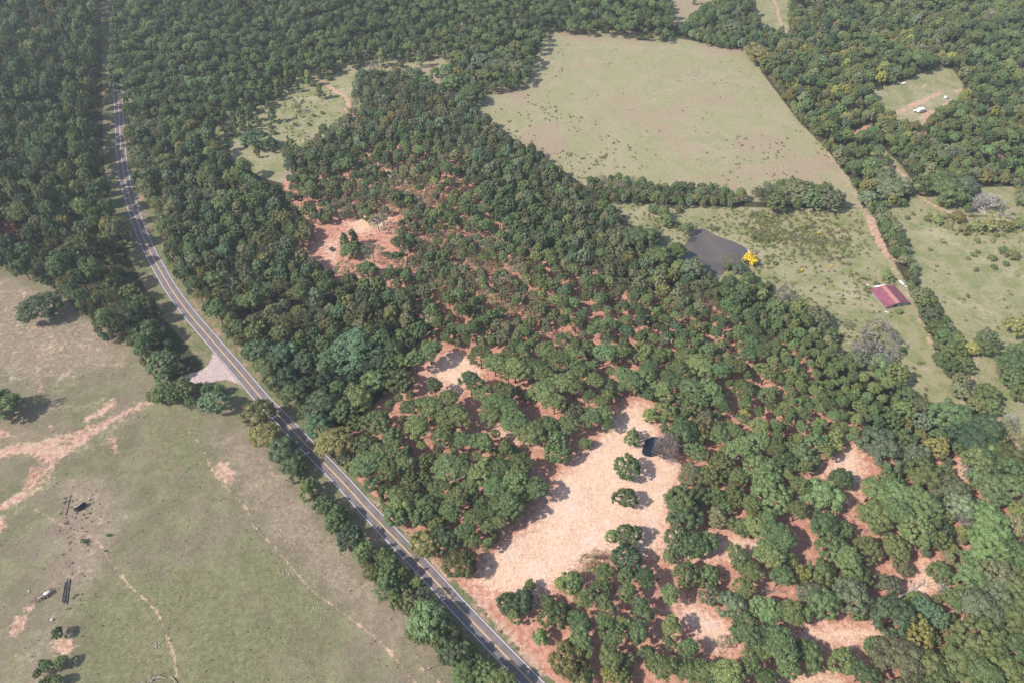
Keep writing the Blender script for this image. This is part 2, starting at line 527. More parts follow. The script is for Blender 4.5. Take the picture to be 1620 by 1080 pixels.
# ------------------------------------------------------------------ ground sheet
def build_ground():
    ys = [60.0]
    while ys[-1] < 860:
        d = math.hypot(ys[-1], CAM_H)
        ys.append(ys[-1] + 0.8 * (d / 310.0) ** 1.15)
    ys = np.array([-3000, -1500, -600, -200, 0, 40] + ys + [900, 1000, 1200, 1600, 2200, 3200.])
    nu = 560
    u = np.linspace(-1, 1, nu)
    nrow = len(ys)
    ncol = nu + 6
    X = np.zeros((nrow, ncol))
    Y = np.repeat(ys[:, None], ncol, 1)
    for i, y in enumerate(ys):
        hw = 0.75 * 1.12 * max(y * CT + CAM_H * ST, 250)
        hw = min(hw, 760)
        X[i] = np.concatenate(([-3200, -1600, -900], u * hw, [900, 1600, 3200]))
    P = np.stack([X.ravel(), Y.ravel()], 1)
    n = len(P)

    def polymask(polys, soft):
        m = np.zeros(n)
        for pl in polys:
            V = wpoly(pl)
            lo, hi = V.min(0) - 3 * soft, V.max(0) + 3 * soft
            s = (P[:, 0] > lo[0]) & (P[:, 0] < hi[0]) & (P[:, 1] > lo[1]) & (P[:, 1] < hi[1])
            if s.any():
                d = sdf_poly(P[s], V)
                m[s] = np.maximum(m[s], np.clip(0.5 - d / (2 * soft), 0, 1))
        return m

    A = {}
    A['pasture'] = polymask(PASTURE, 2.5)
    A['tan'] = polymask([[(-80, 430), (60, 450), (200, 540), (180, 585), (100, 595), (-80, 585)], [(95, 765), (190, 745), (190, 840), (150, 905), (95, 1000), (60, 1100), (35, 1100), (85, 900)], [(330, 680), (420, 690), (560, 880), (720, 1040), (650, 1040), (480, 910), (380, 790)]], 14.0)
    A['lush'] = polymask([[(230, 660), (335, 655), (320, 750), (240, 750)], [(120, 940), (330, 890), (470, 1000), (420, 1100), (120, 1100)], [(390, 840), (470, 900), (560, 1030), (440, 1000), (370, 900)]], 14.0)
    A['hay'] = polymask(HAY, 3.0)
    A['scrub'] = polymask(SCRUB, 3.5)
    A['soil'] = polymask(SOIL, 4.0)
    A['pale'] = polymask(PALE, 9.0) * 0.85
    cl = polymask(CLAY_POLY, 3.4) * 0.95
    for ti, (pts, hw) in enumerate(TRACKS):
        V = smooth_line(wpoly(pts), 4)
        d = dist_line(P, V)
        cl = np.maximum(cl, np.clip(0.5 - (d - hw) / 4.2, 0, 0.46 if ti == 1 else 0.8))
    for pts in TRAILS:
        V = smooth_line(wpoly(pts), 4)
        d = dist_line(P, V)
        cl = np.maximum(cl, np.clip(0.64 - (d - 0.1) / 1.9, 0, 0.64))
    for pl_, amt in (([(-60, 425), (60, 450), (200, 540), (230, 590), (120, 610), (60, 640), (-60, 600)], .3), ([(320, 680), (400, 700), (440, 800), (380, 790), (340, 760)], .24), ([(100, 770), (190, 740), (200, 840), (150, 900), (100, 1000), (95, 860)], .24), ([(0, 640), (240, 600), (250, 650), (120, 760), (0, 860)], .26),
                     ([(20, 880), (120, 900), (130, 1080), (0, 1080)], .2), ([(430, 820), (560, 880), (600, 960), (480, 900)], .2), ([(740, 930), (800, 1000), (870, 1090), (850, 1095), (730, 950)], .38), ([(820, 60), (1200, 80), (1330, 270), (1100, 200), (860, 170)], .17)):
        cl = np.maximum(cl, polymask([pl_], 8.0) * amt)
    cl = np.maximum(cl, np.clip(0.5 - (np.abs(dist_line(P, ROAD) - 4.6) - 0.2) / 1.8, 0, 0.42))
    mud = polymask([[(50, 737), (69, 740), (64, 762), (46, 776), (36, 777)], [(95, 706), (108, 700), (112, 690), (100, 694)], [(115, 690), (150, 672), (148, 668), (118, 682)]], 4.0)
    mud = np.clip(mud * 1.0, 0, .55)
    cl = cl * (1 - mud)
    A['soil'] = np.maximum(A['soil'], mud * .95)
    A['clay'] = cl
    A['gravel'] = polymask(GRAVEL, 1.2)
    dr = dist_line(P, ROAD)
    A['verge'] = np.clip(0.5 - (dr - 13.0) / 5.0, 0, 1)
    rim = np.clip(1 - (dr - 4.0) / 9.0, 0, 1)
    for k in ('pasture', 'soil', 'hay'):
        A[k] = A[k] * (1 - 0.9 * np.clip(rim * 1.6, 0, 1)) if k != 'soil' else A[k] * (1 - 0.8 * np.clip((7.5 - dr) / 2.0, 0, 1))
    Z = np.zeros(n)
    for pl, dep in ((POND, 1.6), (POOL, 1.2)):
        d = sdf_poly(P, wpoly(pl))
        s = np.clip((2.0 - d) / (6.0 if dep > 1.5 else 4.5), 0, 1)
        Z -= dep * s * s * (3 - 2 * s)
        sh = (d < 2.4) & (d > -4)
        A['scrub'][sh] = np.minimum(A['scrub'][sh] + 0.2, 1)
    # sandy lip of the pond
    Q = np.array(at(1187, 399))
    dq = np.hypot(P[:, 0] - Q[0], P[:, 1] - Q[1])
    A['pale'] = np.maximum(A['pale'], np.clip(0.9 - dq / 6.0, 0, 1))
    # gentle unevenness of the land
    Z += 0.25 * np.sin(P[:, 0] * 0.021 + 1.3) * np.sin(P[:, 1] * 0.017) * np.clip((dr - 8) / 20, 0, 1)
    idx = np.arange(n).reshape(nrow, ncol)
    F = np.stack([idx[:-1, :-1].ravel(), idx[:-1, 1:].ravel(), idx[1:, 1:].ravel(), idx[1:, :-1].ravel()], 1)
    cls = np.zeros(n, int)
    for ci, k in enumerate(('verge', 'pasture', 'hay', 'scrub', 'soil', 'clay', 'gravel'), 1):
        cls[A[k] > 0.5] = ci
    fc = cls[F].max(1)
    names = ['forest_floor', 'road_verge', 'pasture_ground', 'hay_field_ground', 'scrub_field_ground', 'cleared_ground', 'dirt_track', 'gravel_apron']
    V3 = np.stack([P[:, 0], P[:, 1], Z], 1)
    for ci, nm in enumerate(names):
        f = F[fc == ci]
        if not len(f):
            continue
        us, inv = np.unique(f.ravel(), return_inverse=True)
        me = np_mesh(nm, V3[us], inv.reshape(-1, 4), [M['ground']], attrs={k: a[us] for k, a in A.items()})
        me.polygons.foreach_set("use_smooth", [True] * len(me.polygons))
        tag(link(nm, me), kind='structure')


build_ground()


# ------------------------------------------------------------------ road
def ribbon(line, off0, off1, z, name, mat, zc=None):
    t = np.gradient(line, axis=0)
    t /= np.linalg.norm(t, axis=1)[:, None]
    nrm = np.stack([-t[:, 1], t[:, 0]], 1)
    cols = [off0, off1] if zc is None else [off0, 0, off1]
    V = []
    for c in cols:
        p = line + nrm * c
        zz = z if (zc is None or c != 0) else zc
        V.append(np.column_stack([p, np.full(len(p), zz)]))
    n = len(line)
    V = np.concatenate(V)
    F = []
    for k in range(len(cols) - 1):
        a = np.arange(n - 1) + k * n
        F.append(np.stack([a, a + 1, a + n + 1, a + n], 1))
    F = np.concatenate(F)[:, ::-1]
    return np_mesh(name, V, F, [mat])


def asphalt():
    T = NT("asphalt")
    P = T.pos()
    n = T.noise(P, 0.25, 5, 0.65)
    f = T.noise(P, 3.0, 3, 0.6)
    c = T.mix(T.ramp(n, 0.35, 0.68), (0.145, 0.124, 0.132), (0.205, 0.172, 0.175))
    c = T.mix(T.math('MULTIPLY', T.ramp(f, 0.45, 0.75), 0.4), c, (0.13, 0.115, 0.125))
    return T.surf(c, 0.8, 0.25, bump=f, bstr=0.2, bdist=0.02)


M['asphalt'] = asphalt()


def paint(name, col, wear):
    T = NT(name)
    P = T.pos()
    n = T.noise(P, 1.2, 5, 0.7)
    c = T.mix(T.ramp(n, 0.52, 0.72), col, wear)
    return T.surf(c, 0.6, 0.3)


M['white_line'] = paint("white_road_paint", (0.8, 0.79, 0.8), (0.5, 0.46, 0.47))
M['yellow_line'] = paint("yellow_road_paint", (0.75, 0.5, 0.2), (0.5, 0.36, 0.2))
RO = ROAD
rd = link('road', ribbon(RO, -4.05, 4.05, 0.05, 'road', M['asphalt'], zc=0.11))
tag(rd, kind='structure')


def zroad(o):
    return 0.11 - 0.06 * abs(o) / 4.05 + 0.008


for nm, a, b in (('edge_line', -3.55, -3.35), ('edge_line', 3.35, 3.55), ('centre_line', -0.27, -0.08), ('centre_line', 0.08, 0.27)):
    me = ribbon(RO, a, b, max(zroad(a), zroad(b)), nm, M['white_line'] if nm == 'edge_line' else M['yellow_line'])
    link(nm, me, parent=rd)


# water
def water_mat(name, c1, c2, rough):
    T = NT(name)
    P = T.pos()
    n = T.noise(P, 0.045, 3, 0.5, 0.6)
    c = T.mix(T.ramp(n, 0.4, 0.62), c1, c2)
    b = T.noise(P, 0.8, 3, 0.6)
    return T.surf(c, rough, 0.5, bump=b, bstr=0.12, bdist=0.05)


M['pond'] = water_mat("muddy_water", (0.125, 0.10, 0.085), (0.09, 0.082, 0.078), 0.1)
M['pool'] = water_mat("dark_water", (0.008, 0.014, 0.025), (0.012, 0.018, 0.03), 0.06)


def water(name, pts, z, mat, grow):
    V = wpoly(pts)
    c = V.mean(0)
    V = c + (V - c) * grow
    V = smooth_line(list(V) + [V[0]], 5)[:-1]
    bm = bmesh.new()
    f = bm.faces.new([bm.verts.new((p[0], p[1], z)) for p in V])
    bmesh.ops.triangulate(bm, faces=[f])
    for f in bm.faces:
        f.normal_update()
        if f.normal.z < 0:
            f.normal_flip()
    me = bpy.data.meshes.new(name)
    bm.to_mesh(me)
    bm.free()
    me.materials.append(mat)
    tag(link(name, me), kind='structure')


water('pond_water', POND, -0.35, M['pond'], 1.03)
water('pool_water', POOL, -0.22, M['pool'], 1.3)

# ------------------------------------------------------------------ trees: prototypes
LEAF = M['leaf']


def crown(seed, r, rz, nl, lr, leaves, ls, elong=1.0, zmin=-0.45, fill=0.8, jit=0.6, cone=0.0, under=True, odd=1.0):
    """Lobed crown of leaf sprays round (0,0,0). Returns V,F."""
    rs = np.random.RandomState(seed)
    d = rs.normal(size=(nl * 6, 3))
    d /= np.linalg.norm(d, axis=1)[:, None]
    d = d[d[:, 2] > zmin]
    # spread them out
    keep = [d[0]]
    for v in d[1:]:
        if min(np.linalg.norm(v - k) for k in keep) > 1.5 / math.sqrt(nl):
            keep.append(v)
        if len(keep) >= nl:
            break
    D = np.array(keep)
    az = np.arctan2(D[:, 1], D[:, 0])
    ph = rs.uniform(0, 6.28, 3)
    k = 1 + odd * (0.10 * np.sin(2 * az + ph[0]) + 0.08 * np.sin(3 * az + ph[1]) + 0.05 * np.sin(5 * az + ph[2]))
    rr = rs.uniform(0.66, 0.86, len(D)) * k
    Pc = D * rr[:, None] * np.array([r, r, rz])
    if cone:
        sc_ = 1 - cone * np.clip((Pc[:, 2] / rz + 1) / 2, 0, 1)
        Pc[:, 0] *= sc_
        Pc[:, 1] *= sc_
    L = rs.uniform(0.72, 1.25, len(D)) * lr
    if under:
        nc = 9
        a_ = np.arange(nc) * 2.4 + ph[0]
        q_ = np.sqrt((np.arange(nc) + .3) / nc) * .5
        core = np.stack([np.cos(a_) * q_ * r, np.sin(a_) * q_ * r, rz * (.62 - .9 * q_ ** 2) + rs.uniform(-.1, .1, nc) * rz], 1)
        if cone:
            core[:, :2] *= .35
        Pc = np.concatenate([Pc, core])
        L = np.concatenate([L, rs.uniform(.85, 1.2, nc) * lr])
    V, F = [], []
    per = leaves // len(Pc)
    for p, l in zip(Pc, L):
        q = rs.normal(size=(per, 3))
        q /= np.linalg.norm(q, axis=1)[:, None]
        out = p / (np.linalg.norm(p) + 1e-6)
        flip = (q @ out) < -0.25
        q[flip] *= -1
        q[:, 2] = np.where((q[:, 2] < -0.5), -q[:, 2], q[:, 2])
        sq = np.array([1, 1, fill])
        c = p + q * l * sq * rs.uniform(0.72, 1.12, (per, 1))
        nrm = q + rs.normal(size=(per, 3)) * jit * 0.6
        nrm /= np.linalg.norm(nrm, axis=1)[:, None]
        a = np.cross(nrm, rs.normal(size=(per, 3)))
        a /= np.linalg.norm(a, axis=1)[:, None] + 1e-9
        b = np.cross(nrm, a)
        s = ls * rs.uniform(0.6, 1.3, (per, 1))
        b0 = sum(len(x) for x in V)
        quad = np.stack([c - a * s * elong - b * s * .35, c + a * s * 0.1 - b * s * .8, c + a * s * elong + b * s * .3, c - a * s * 0.1 + b * s * .8], 1).reshape(-1, 3)
        V.append(quad)
        F.append(np.arange(per * 4).reshape(-1, 4) + b0)
    if under:
        # the leafy mass inside each lobe
        ico = bmesh.new()
        bmesh.ops.create_icosphere(ico, subdivisions=1, radius=1.0)
        iv = np.array([v.co for v in ico.verts])
        if_ = np.array([[v.index for v in f.verts] for f in ico.faces])
        ico.free()
        for p, l in zip(Pc, L):
            b0 = sum(len(x) for x in V)
            vv = iv * (1 + rs.uniform(-.18, .18, (len(iv), 1))) * l * 0.72 * np.array([1, 1, fill]) + p
            V.append(vv)
            F.append(np.column_stack([if_, if_[:, 0]]) + b0)   # degenerate 4th corner, fixed below
    return np.concatenate(V), F


def mesh_from(name, V, Flist, mats, trunk=None):
    me = bpy.data.meshes.new(name)
    faces, mi = [], []
    for F in Flist:
        for f in F.tolist():
            faces.append(f[:3] if f[3] == f[0] else f)
            mi.append(0)
    V = V.tolist()
    if trunk is not None:
        b = len(V)
        V = V + list(trunk.v)
        for f in trunk.f:
            faces.append([i + b for i in f])
            mi.append(1)
    me.from_pydata(V, [], faces)
    for m in mats:
        me.materials.append(m)
    if trunk is not None:
        me.polygons.foreach_set("material_index", mi)
    me.update()
    return me


def trunk_mb(seed, h, r0, hc, cr, limbs=4, lean=0.3):
    rr = random.Random(seed)
    mb = MB()
    lx, ly = rr.uniform(-lean, lean), rr.uniform(-lean, lean)
    mb.tube([(0, 0, -0.3), (lx * .3, ly * .3, h * .35), (lx * .7, ly * .7, h * .65), (lx, ly, h)], [r0 * 1.25, r0, r0 * .75, r0 * .3], 6)
    for k in range(limbs):
        a = 6.28 * k / limbs + rr.uniform(-.4, .4)
        z0 = hc * rr.uniform(.62, .95)
        L = cr * rr.uniform(.55, .8)
        mb.tube([(lx * .5, ly * .5, z0), (math.cos(a) * L * .5, math.sin(a) * L * .5, z0 + L * .25), (math.cos(a) * L, math.sin(a) * L, z0 + L * .55)],
                [r0 * .5, r0 * .35, r0 * .15], 5)
    return mb


# each kind: reference crown radius, crown-centre height, list of (crown mesh, trunk mesh, joined mesh)
KIND = {}


def make_kind(key, r, rz, hc, H, n, nl, lr, leaves, ls, tr, elong=1.0, zmin=-.45, fill=.8, cone=0.0, limbs=4, jit=.6, seed=0, under=True):
    lst = []
    for i in range(n):
        q = .66 + .5 * i / max(n - 1, 1)
        tall = (1.0, 1.2, .88, 1.1)[i % 4]
        V, F = crown(seed + i * 13 + 1, r, rz * tall, int(nl / q ** 1.5), lr * q, leaves, ls, elong, zmin, fill, jit, cone, under, (.6, 1.6, 1.0, 2.1, 1.3)[i % 5])
        V = V + np.array([0, 0, hc])
        t = trunk_mb(seed + i, H, tr, hc, r, limbs)
        cm = mesh_from(key + '_crown', V, F, [LEAF])
        tm = t.mesh(key + '_trunk', M['bark'], True)
        jm = mesh_from(key, V, F, [LEAF, M['bark']], t)
        lst.append((cm, tm, jm))
    KIND[key] = dict(r=r, hc=hc, H=H, m=lst)


make_kind('broad', 5.0, 3.9, 5.6, 8.2, 8, 44, 1.15, 2600, .24, .24, zmin=-.5, seed=100)
make_kind('pine', 3.6, 2.5, 8.6, 10.2, 8, 30, .92, 1700, .2, .17, elong=1.35, zmin=-.35, fill=.7, limbs=5, jit=1.1, seed=300)
make_kind('loose', 4.0, 3.6, 5.8, 9.0, 5, 28, 1.0, 1000, .2, .14, zmin=-.55, seed=500, limbs=6, jit=1.2, under=False)
make_kind('cedar', 1.6, 2.6, 2.8, 5.0, 3, 20, .55, 520, .18, .1, zmin=-.8, cone=.75, limbs=0, seed=700)
make_kind('shrub', 1.6, 1.1, 1.0, 1.3, 4, 14, .55, 330, .19, .06, zmin=-.2, limbs=3, seed=900)

COL = {  # linear base colours
    'dark green': (0.082, 0.124, 0.058), 'green': (0.122, 0.170, 0.066), 'bluish green': (0.098, 0.150, 0.074),
    'olive': (0.168, 0.176, 0.066), 'grey-green': (0.150, 0.170, 0.092), 'yellow-green': (0.22, 0.24, 0.07),
    'bright green': (0.138, 0.185, 0.064), 'grey': (0.20, 0.18, 0.155), 'rusty red': (0.28, 0.09, 0.06),
    'yellow': (0.58, 0.43, 0.03)}


# ------------------------------------------------------------------ where the trees stand
TREES = []       # (x, y, r, kind, colour, crown px)


def add_tree(px, py, rpx, kind, colour, r=None):
    """A tree whose crown centre is seen at (px, py), its radius rpx as seen."""
    k = KIND[kind]
    x, y = at(px, py, k['hc'])
    rr = r if r is not None else rpx * depth(x, y, k['hc']) / FOC
    hs = hscale(kind, rr)
    hc = k['hc'] * hs
    x, y = at(px, py, hc)
    TREES.append([x, y, rr * 1.1, kind, colour, px, py])


def hscale(kind, r):
    k = KIND[kind]
    s = r / k['r']
    if kind == 'pine':
        return min(max(0.55 + 0.45 * s, 0.55), 1.35)
    if kind in ('broad', 'loose'):
        return min(max(0.3 + 0.7 * s, 0.35), 1.5)
    return s


KC = {'B': ('broad', 'dark green'), 'M': ('broad', 'green'), 'U': ('broad', 'bluish green'), 'O': ('broad', 'olive'), 'G': ('broad', 'grey-green'), 'Y': ('broad', 'yellow-green'),
      'P': ('pine', 'green'), 'Q': ('pine', 'dark green'), 'L': ('broad', 'bright green'), 'S': ('loose', 'grey-green'), 'T': ('loose', 'olive'), 'X': ('loose', 'grey'),
      'R': ('broad', 'rusty red'), 'J': ('cedar', 'dark green'), 'K': ('cedar', 'green'), 'H': ('shrub', 'green'), 'h': ('shrub', 'olive'), 'F': ('shrub', 'yellow')}

LISTS = []
# sandy clearing and the strip below it
LISTS.append((800, 800, """650,190,45,L 750,180,75,M 1090,55,110,B 1050,210,85,B 1150,240,85,M 1240,220,65,M 1000,310,45,M 740,330,95,B 600,410,60,P 500,350,55,T 560,300,32,T
400,470,75,L 330,470,35,L 850,440,58,P 730,430,50,P 740,530,55,P 580,500,55,M 480,570,60,P 145,490,36,M 100,590,72,B 20,600,70,B 50,665,50,M 260,590,50,M 300,680,80,M 355,640,50,M 210,800,46,L
390,940,110,O 460,1030,80,M 460,830,72,P 450,710,68,P 610,610,62,P 600,700,52,P 650,780,78,P 800,770,60,P 700,720,50,P 830,640,66,P 1000,540,58,P 1100,420,78,M 1240,430,72,M 1240,540,72,G
1420,310,68,P 1490,400,66,P 1600,310,70,P 1450,500,60,P 1370,610,85,G 1580,630,85,P 1010,740,60,P 1000,840,40,P 1110,870,60,P 860,890,48,P 640,930,62,P 640,1020,58,Y 740,940,50,G 960,980,78,P 1090,1000,70,P
1200,1010,70,P 1360,1040,95,P 1490,960,62,P 1470,770,92,P 1330,830,42,S 1540,860,70,P 1250,1070,60,P 890,970,40,P 710,1060,60,M 1590,1050,60,P 1600,780,60,P 1290,70,60,G 1430,130,62,M 1530,130,66,P 1500,30,40,Y 1600,80,55,P"""))
LISTS.append((800, 540, """60,170,80,P 170,160,80,P 330,110,70,P 420,80,60,P 490,40,50,M 600,70,66,P 700,60,50,P 780,90,50,G 850,60,60,M 940,80,60,M 1100,90,70,P 1180,150,76,P 1230,60,52,P 1310,180,60,P 1400,150,55,P 1480,70,55,P 1550,60,50,P
1590,190,60,P 520,150,40,P 540,240,50,P 630,280,58,B 730,210,60,P 780,260,56,P 850,230,76,M 860,310,56,M 960,300,70,P 1010,240,60,P 1050,180,66,P 1130,280,68,P 1090,380,80,M 1180,370,60,P 1250,290,58,P 1290,350,52,P
1450,300,68,P 1460,380,46,P 1590,330,52,P 1200,470,76,G 1330,400,40,P 960,430,72,L 880,450,42,L 1060,550,98,M 1300,580,58,P 1180,560,56,O 1160,680,60,P 1390,550,48,P 1440,640,78,P 1500,690,60,M 1540,610,66,P 1540,520,56,P
1460,430,36,Y 1560,780,96,M 1420,820,60,M 1310,750,76,M 1230,820,68,M 1130,820,72,G 1080,990,105,M 1170,960,76,B 1280,950,70,M 1400,940,74,M 1500,990,58,P 1040,930,38,L 770,585,52,M 740,770,86,M 730,955,70,L
485,620,36,L 230,300,74,P 300,370,60,P 350,240,72,P 420,270,60,P 510,340,44,P 590,370,44,P 600,440,46,P 620,500,40,P 530,460,60,P 420,430,60,G 390,510,60,P 60,500,80,P 150,560,76,P 260,510,60,P 300,590,78,M 320,680,82,M
40,680,40,L 90,750,72,P 60,850,78,P 190,890,68,P 20,1000,80,P 110,960,40,P 1330,1010,60,M 1550,900,50,P 100,60,60,P 240,60,60,P 30,80,60,P 220,200,60,P 450,180,56,P 880,150,50,P"""))
# woods between the road and the clearing
LISTS.append((400, 540, """600,60,150,B 470,150,80,B 250,330,80,M 420,400,105,U 400,520,80,U 500,610,105,O 560,420,80,M 650,340,88,M 740,250,76,M 890,240,88,M 820,150,66,M 990,110,60,P 1080,60,66,P 760,500,88,M 850,600,76,M 690,630,80,M
860,660,78,P 970,400,60,P 1000,520,78,P 1090,400,76,P 1110,270,48,P 1190,350,62,P 1220,450,88,P 1160,580,70,P 1270,600,58,P 1390,610,64,P 1330,250,66,P 1400,310,66,P 1560,180,60,P 1480,130,66,P 1390,80,76,P 1480,380,72,P
1540,410,70,P 1450,450,72,P 1600,490,76,P 1540,300,66,P 700,740,86,P 830,790,68,P 920,740,60,P 1060,740,58,L 1190,770,96,P 950,850,66,M 1040,850,60,M 1150,900,66,P 1250,950,66,P 1390,800,76,P 1500,780,66,P 1480,890,72,P
1590,850,66,P 1590,740,48,P 1400,1000,46,P 890,980,105,M 1050,1020,95,M 740,870,56,B 830,920,60,B 1190,1020,60,P 1500,1010,66,P 1580,960,60,P 1590,660,36,L 110,200,70,B 30,60,90,B 200,220,70,B 330,120,80,B 60,150,60,M
180,80,80,B 330,270,60,B 760,130,70,B 850,50,70,B 690,180,60,B 900,130,50,M 630,500,60,M 560,720,50,B 620,760,60,M 780,690,60,P 1480,560,30,P 1290,780,60,P 1330,880,56,P 1540,650,40,P"""))
LISTS.append((400, 800, """880,50,80,M 1010,60,68,M 1060,230,96,O 1170,210,86,B 1260,360,92,O 1220,40,56,P 1350,80,56,P 1300,160,56,P 1430,120,50,P 1500,80,56,P 1590,60,40,P 1340,210,46,P 950,10,60,M 1120,110,60,M 1410,40,56,P
60,-60,70,O"""[:-12]))
# roadside row west of the road, top to bottom
LISTS.append((400, 540, """30,440,91,O 80,575,91,O 190,660,91,U 245,735,68,M 275,805,54,B 340,905,63,L 430,1000,63,B 515,1070,63,L"""))
LISTS.append((400, 800, """505,90,75,M 595,200,86,B 675,280,68,L 735,400,59,L 825,380,68,M 815,480,75,M 875,570,63,M 960,580,66,G 1050,560,63,S 1060,700,113,M 1010,770,68,M 1130,800,63,M 1215,890,95,B 1310,1020,86,L 1420,1030,91,M 1520,1090,91,M"""))
# lower right woodlot
LISTS.append((1200, 800, """240,30,60,P 400,110,88,M 520,150,60,M 120,180,96,P 60,280,76,P 180,330,50,M 720,60,105,M 840,20,80,P 950,130,105,M 1060,200,80,M 660,270,88,O 840,260,80,M 440,250,105,M 540,330,88,P 590,440,88,M 380,400,76,M
260,420,62,Y 140,430,60,P 880,380,50,G 780,480,72,G 1100,410,68,M 320,540,78,G 380,600,92,M 560,560,105,G 600,650,50,M 60,640,78,P 200,650,78,P 290,660,40,P 130,850,95,P 310,910,85,L 520,950,85,L 180,980,72,P 40,1050,50,P
640,1020,68,P 820,680,125,B 960,770,105,Y 1010,640,85,U 1080,680,76,U 850,950,150,G 1000,970,100,O 1250,960,150,M 1350,800,140,M 1350,620,115,G 1450,430,120,G 1570,520,120,M 1300,420,95,M 1400,90,125,L 1400,240,120,L 1560,120,78,G
1240,50,60,X 1500,1000,95,L 1600,1060,60,B 1570,300,90,M 1570,700,105,M 1560,860,100,M 1180,560,60,M 1450,560,90,G 1100,1040,90,M 1380,1040,90,P 700,860,60,M 960,570,50,M"""))
LISTS.append((1200, 540, """750,650,125,G 1020,830,120,M 1300,600,140,B 1170,450,120,M 1380,550,110,B 1450,690,120,M 1340,720,95,M 380,930,105,M 250,880,60,P 500,840,68,M 800,850,60,M 820,930,100,P 700,900,76,P 1000,1000,110,M 1160,900,100,G 1220,1000,85,G
1420,900,95,B 80,960,110,M 60,860,90,M 800,470,68,M 880,420,66,L 980,400,60,G 1000,490,60,G 880,600,66,M 690,560,56,M 1080,650,78,O 1100,580,56,M 1280,780,48,X 1330,830,56,M 1560,900,100,M 1520,780,90,M 1560,620,70,T 940,700,80,G
160,740,70,M 250,680,70,U 340,620,70,M 460,600,66,L 330,740,50,M 90,640,60,P 1000,680,50,O"""))
# woods' isolated or leading trees elsewhere
LISTS.append((0, 270, """250,830,112,B 60,400,60,R 30,360,50,R 140,400,50,X 420,500,85,O 800,750,60,O 870,820,66,L 640,900,70,M 900,990,90,M"""))
LISTS.append((0, 540, """990,130,95,B 1000,310,66,M 1060,330,58,M 1130,290,62,M 1170,380,40,M 1300,370,82,U 960,330,50,O 1265,300,40,M 40,390,84,M -40,380,90,M 250,355,36,S 1000,220,50,B 1330,290,34,M"""))
LISTS.append((400, 0, """670,470,44,B 740,420,34,X 1020,360,30,K 20,850,80,B 120,705,28,K 265,655,28,S 410,560,28,K 340,480,30,K 270,530,20,K 300,470,24,K 210,515,24,K 180,515,16,K 150,540,26,K 155,575,22,K 240,460,22,K
100,770,20,H 215,850,12,K 145,885,14,K 120,915,14,K 370,705,12,H 10,660,14,K 60,675,12,K 120,810,18,h 935,420,18,h 460,480,20,H 630,350,32,K 600,300,24,K 570,330,24,K 245,890,26,K 225,940,40,O 290,940,50,G 370,960,60,M 300,1050,34,L
210,885,16,K 1250,350,56,O 1530,410,80,G 1415,465,50,O 1390,380,56,G 1470,360,50,B 1350,320,46,G 1210,510,70,M 1330,580,70,M 1110,440,30,M 1050,500,34,M 1180,440,44,M 1240,440,40,O 1600,290,60,O 1520,330,60,M 1000,440,26,H 1200,590,34,X
1420,560,22,H 1395,590,20,H 620,930,24,L 810,990,40,B 870,420,20,h 900,400,20,h 790,350,34,K 870,310,30,K 720,290,30,K -60,640,26,K -30,600,28,K -20,700,30,K -90,690,34,M 40,600,26,K 30,740,20,K 90,640,18,K -120,740,36,K -60,760,30,K -150,800,30,M 210,470,26,K 170,490,22,K 330,490,22,K 60,530,30,K 100,560,26,K 10,560,34,K -170,880,30,K -10,800,26,K 300,620,10,h 340,760,12,h 420,690,12,h 250,760,10,H 80,870,14,K 30,940,16,K 640,400,30,K 800,500,30,M 850,470,26,M 760,470,26,K 920,480,30,K 970,520,28,M 1060,530,34,M 1090,500,26,K"""))
LISTS.append((800, 270, """905,235,34,U 965,260,40,M 975,310,36,M 1050,240,26,h 1035,335,20,H 1065,355,18,h 1280,355,14,H 1110,355,34,G 1100,400,24,S 800,400,90,B 900,410,50,B 1140,600,75,G 1060,600,50,M 1050,500,56,M 1000,520,50,M 930,540,80,M
1385,550,50,S 1345,590,26,H 1420,590,40,G 1490,650,38,M 1600,710,30,h 1230,700,40,M 1370,690,50,B 1440,740,56,M 1330,760,60,M 1510,410,16,h 1590,430,14,H"""))
LISTS.append((1200, 270, """800,100,100,G 760,40,70,G 660,170,50,G 690,190,34,L 250,120,90,G 430,180,80,G 330,180,60,M 110,190,70,M 80,150,50,S 30,160,50,S 780,650,36,H 720,700,20,H 930,705,24,M 160,760,60,X 100,850,60,M 240,840,50,M 370,900,80,G 440,1010,40,M
540,930,26,S 740,1010,110,X 1140,110,110,M 990,90,60,M 1260,90,80,G 980,770,56,G 1000,820,50,M 1040,890,56,G 1090,960,60,M 1130,1010,60,M 1200,1040,50,M 1390,1030,60,G 1560,960,70,h 1090,310,30,H 1025,295,18,h 910,290,14,H 940,265,12,H 1045,275,12,h
1130,290,12,h 1330,430,18,h 1310,515,18,H 1420,535,24,H 1435,590,18,H 1505,570,20,H 1450,395,16,h 1215,290,40,h 1250,360,34,h 1330,350,40,h 1400,340,40,h 1500,345,40,h 1580,330,40,h 1540,520,34,h 1490,490,26,H 1325,605,16,h 1570,630,14,S 1275,765,12,H
1120,430,16,h 1045,480,14,h 1275,535,14,h 1340,497,12,h 850,860,20,h 820,20..."""[:-10]))
LISTS.append((1200, 540, """700,80,110,X 640,40,70,X 1180,60,70,M 1110,110,50,M 1300,40,46,Y 1390,30,60,M 1240,140,60,M 1180,170,50,M 1240,240,60,G 1220,300,50,G 1310,330,50,S 1390,330,70,M 1400,400,50,M 1330,400,50,O 1560,130,90,M 1600,60,60,M 1560,240,70,M
1600,320,60,M 1500,180,50,G 1510,520,50,S 880,50,20,H 730,130,70,M 600,110,60,G 840,200,80,M 900,330,60,M 980,130,12,h 910,195,12,h 945,160,10,h 1000,130,10,H 960,240,10,h 1020,290,10,h 975,205,12,h 1015,325,12,h"""))
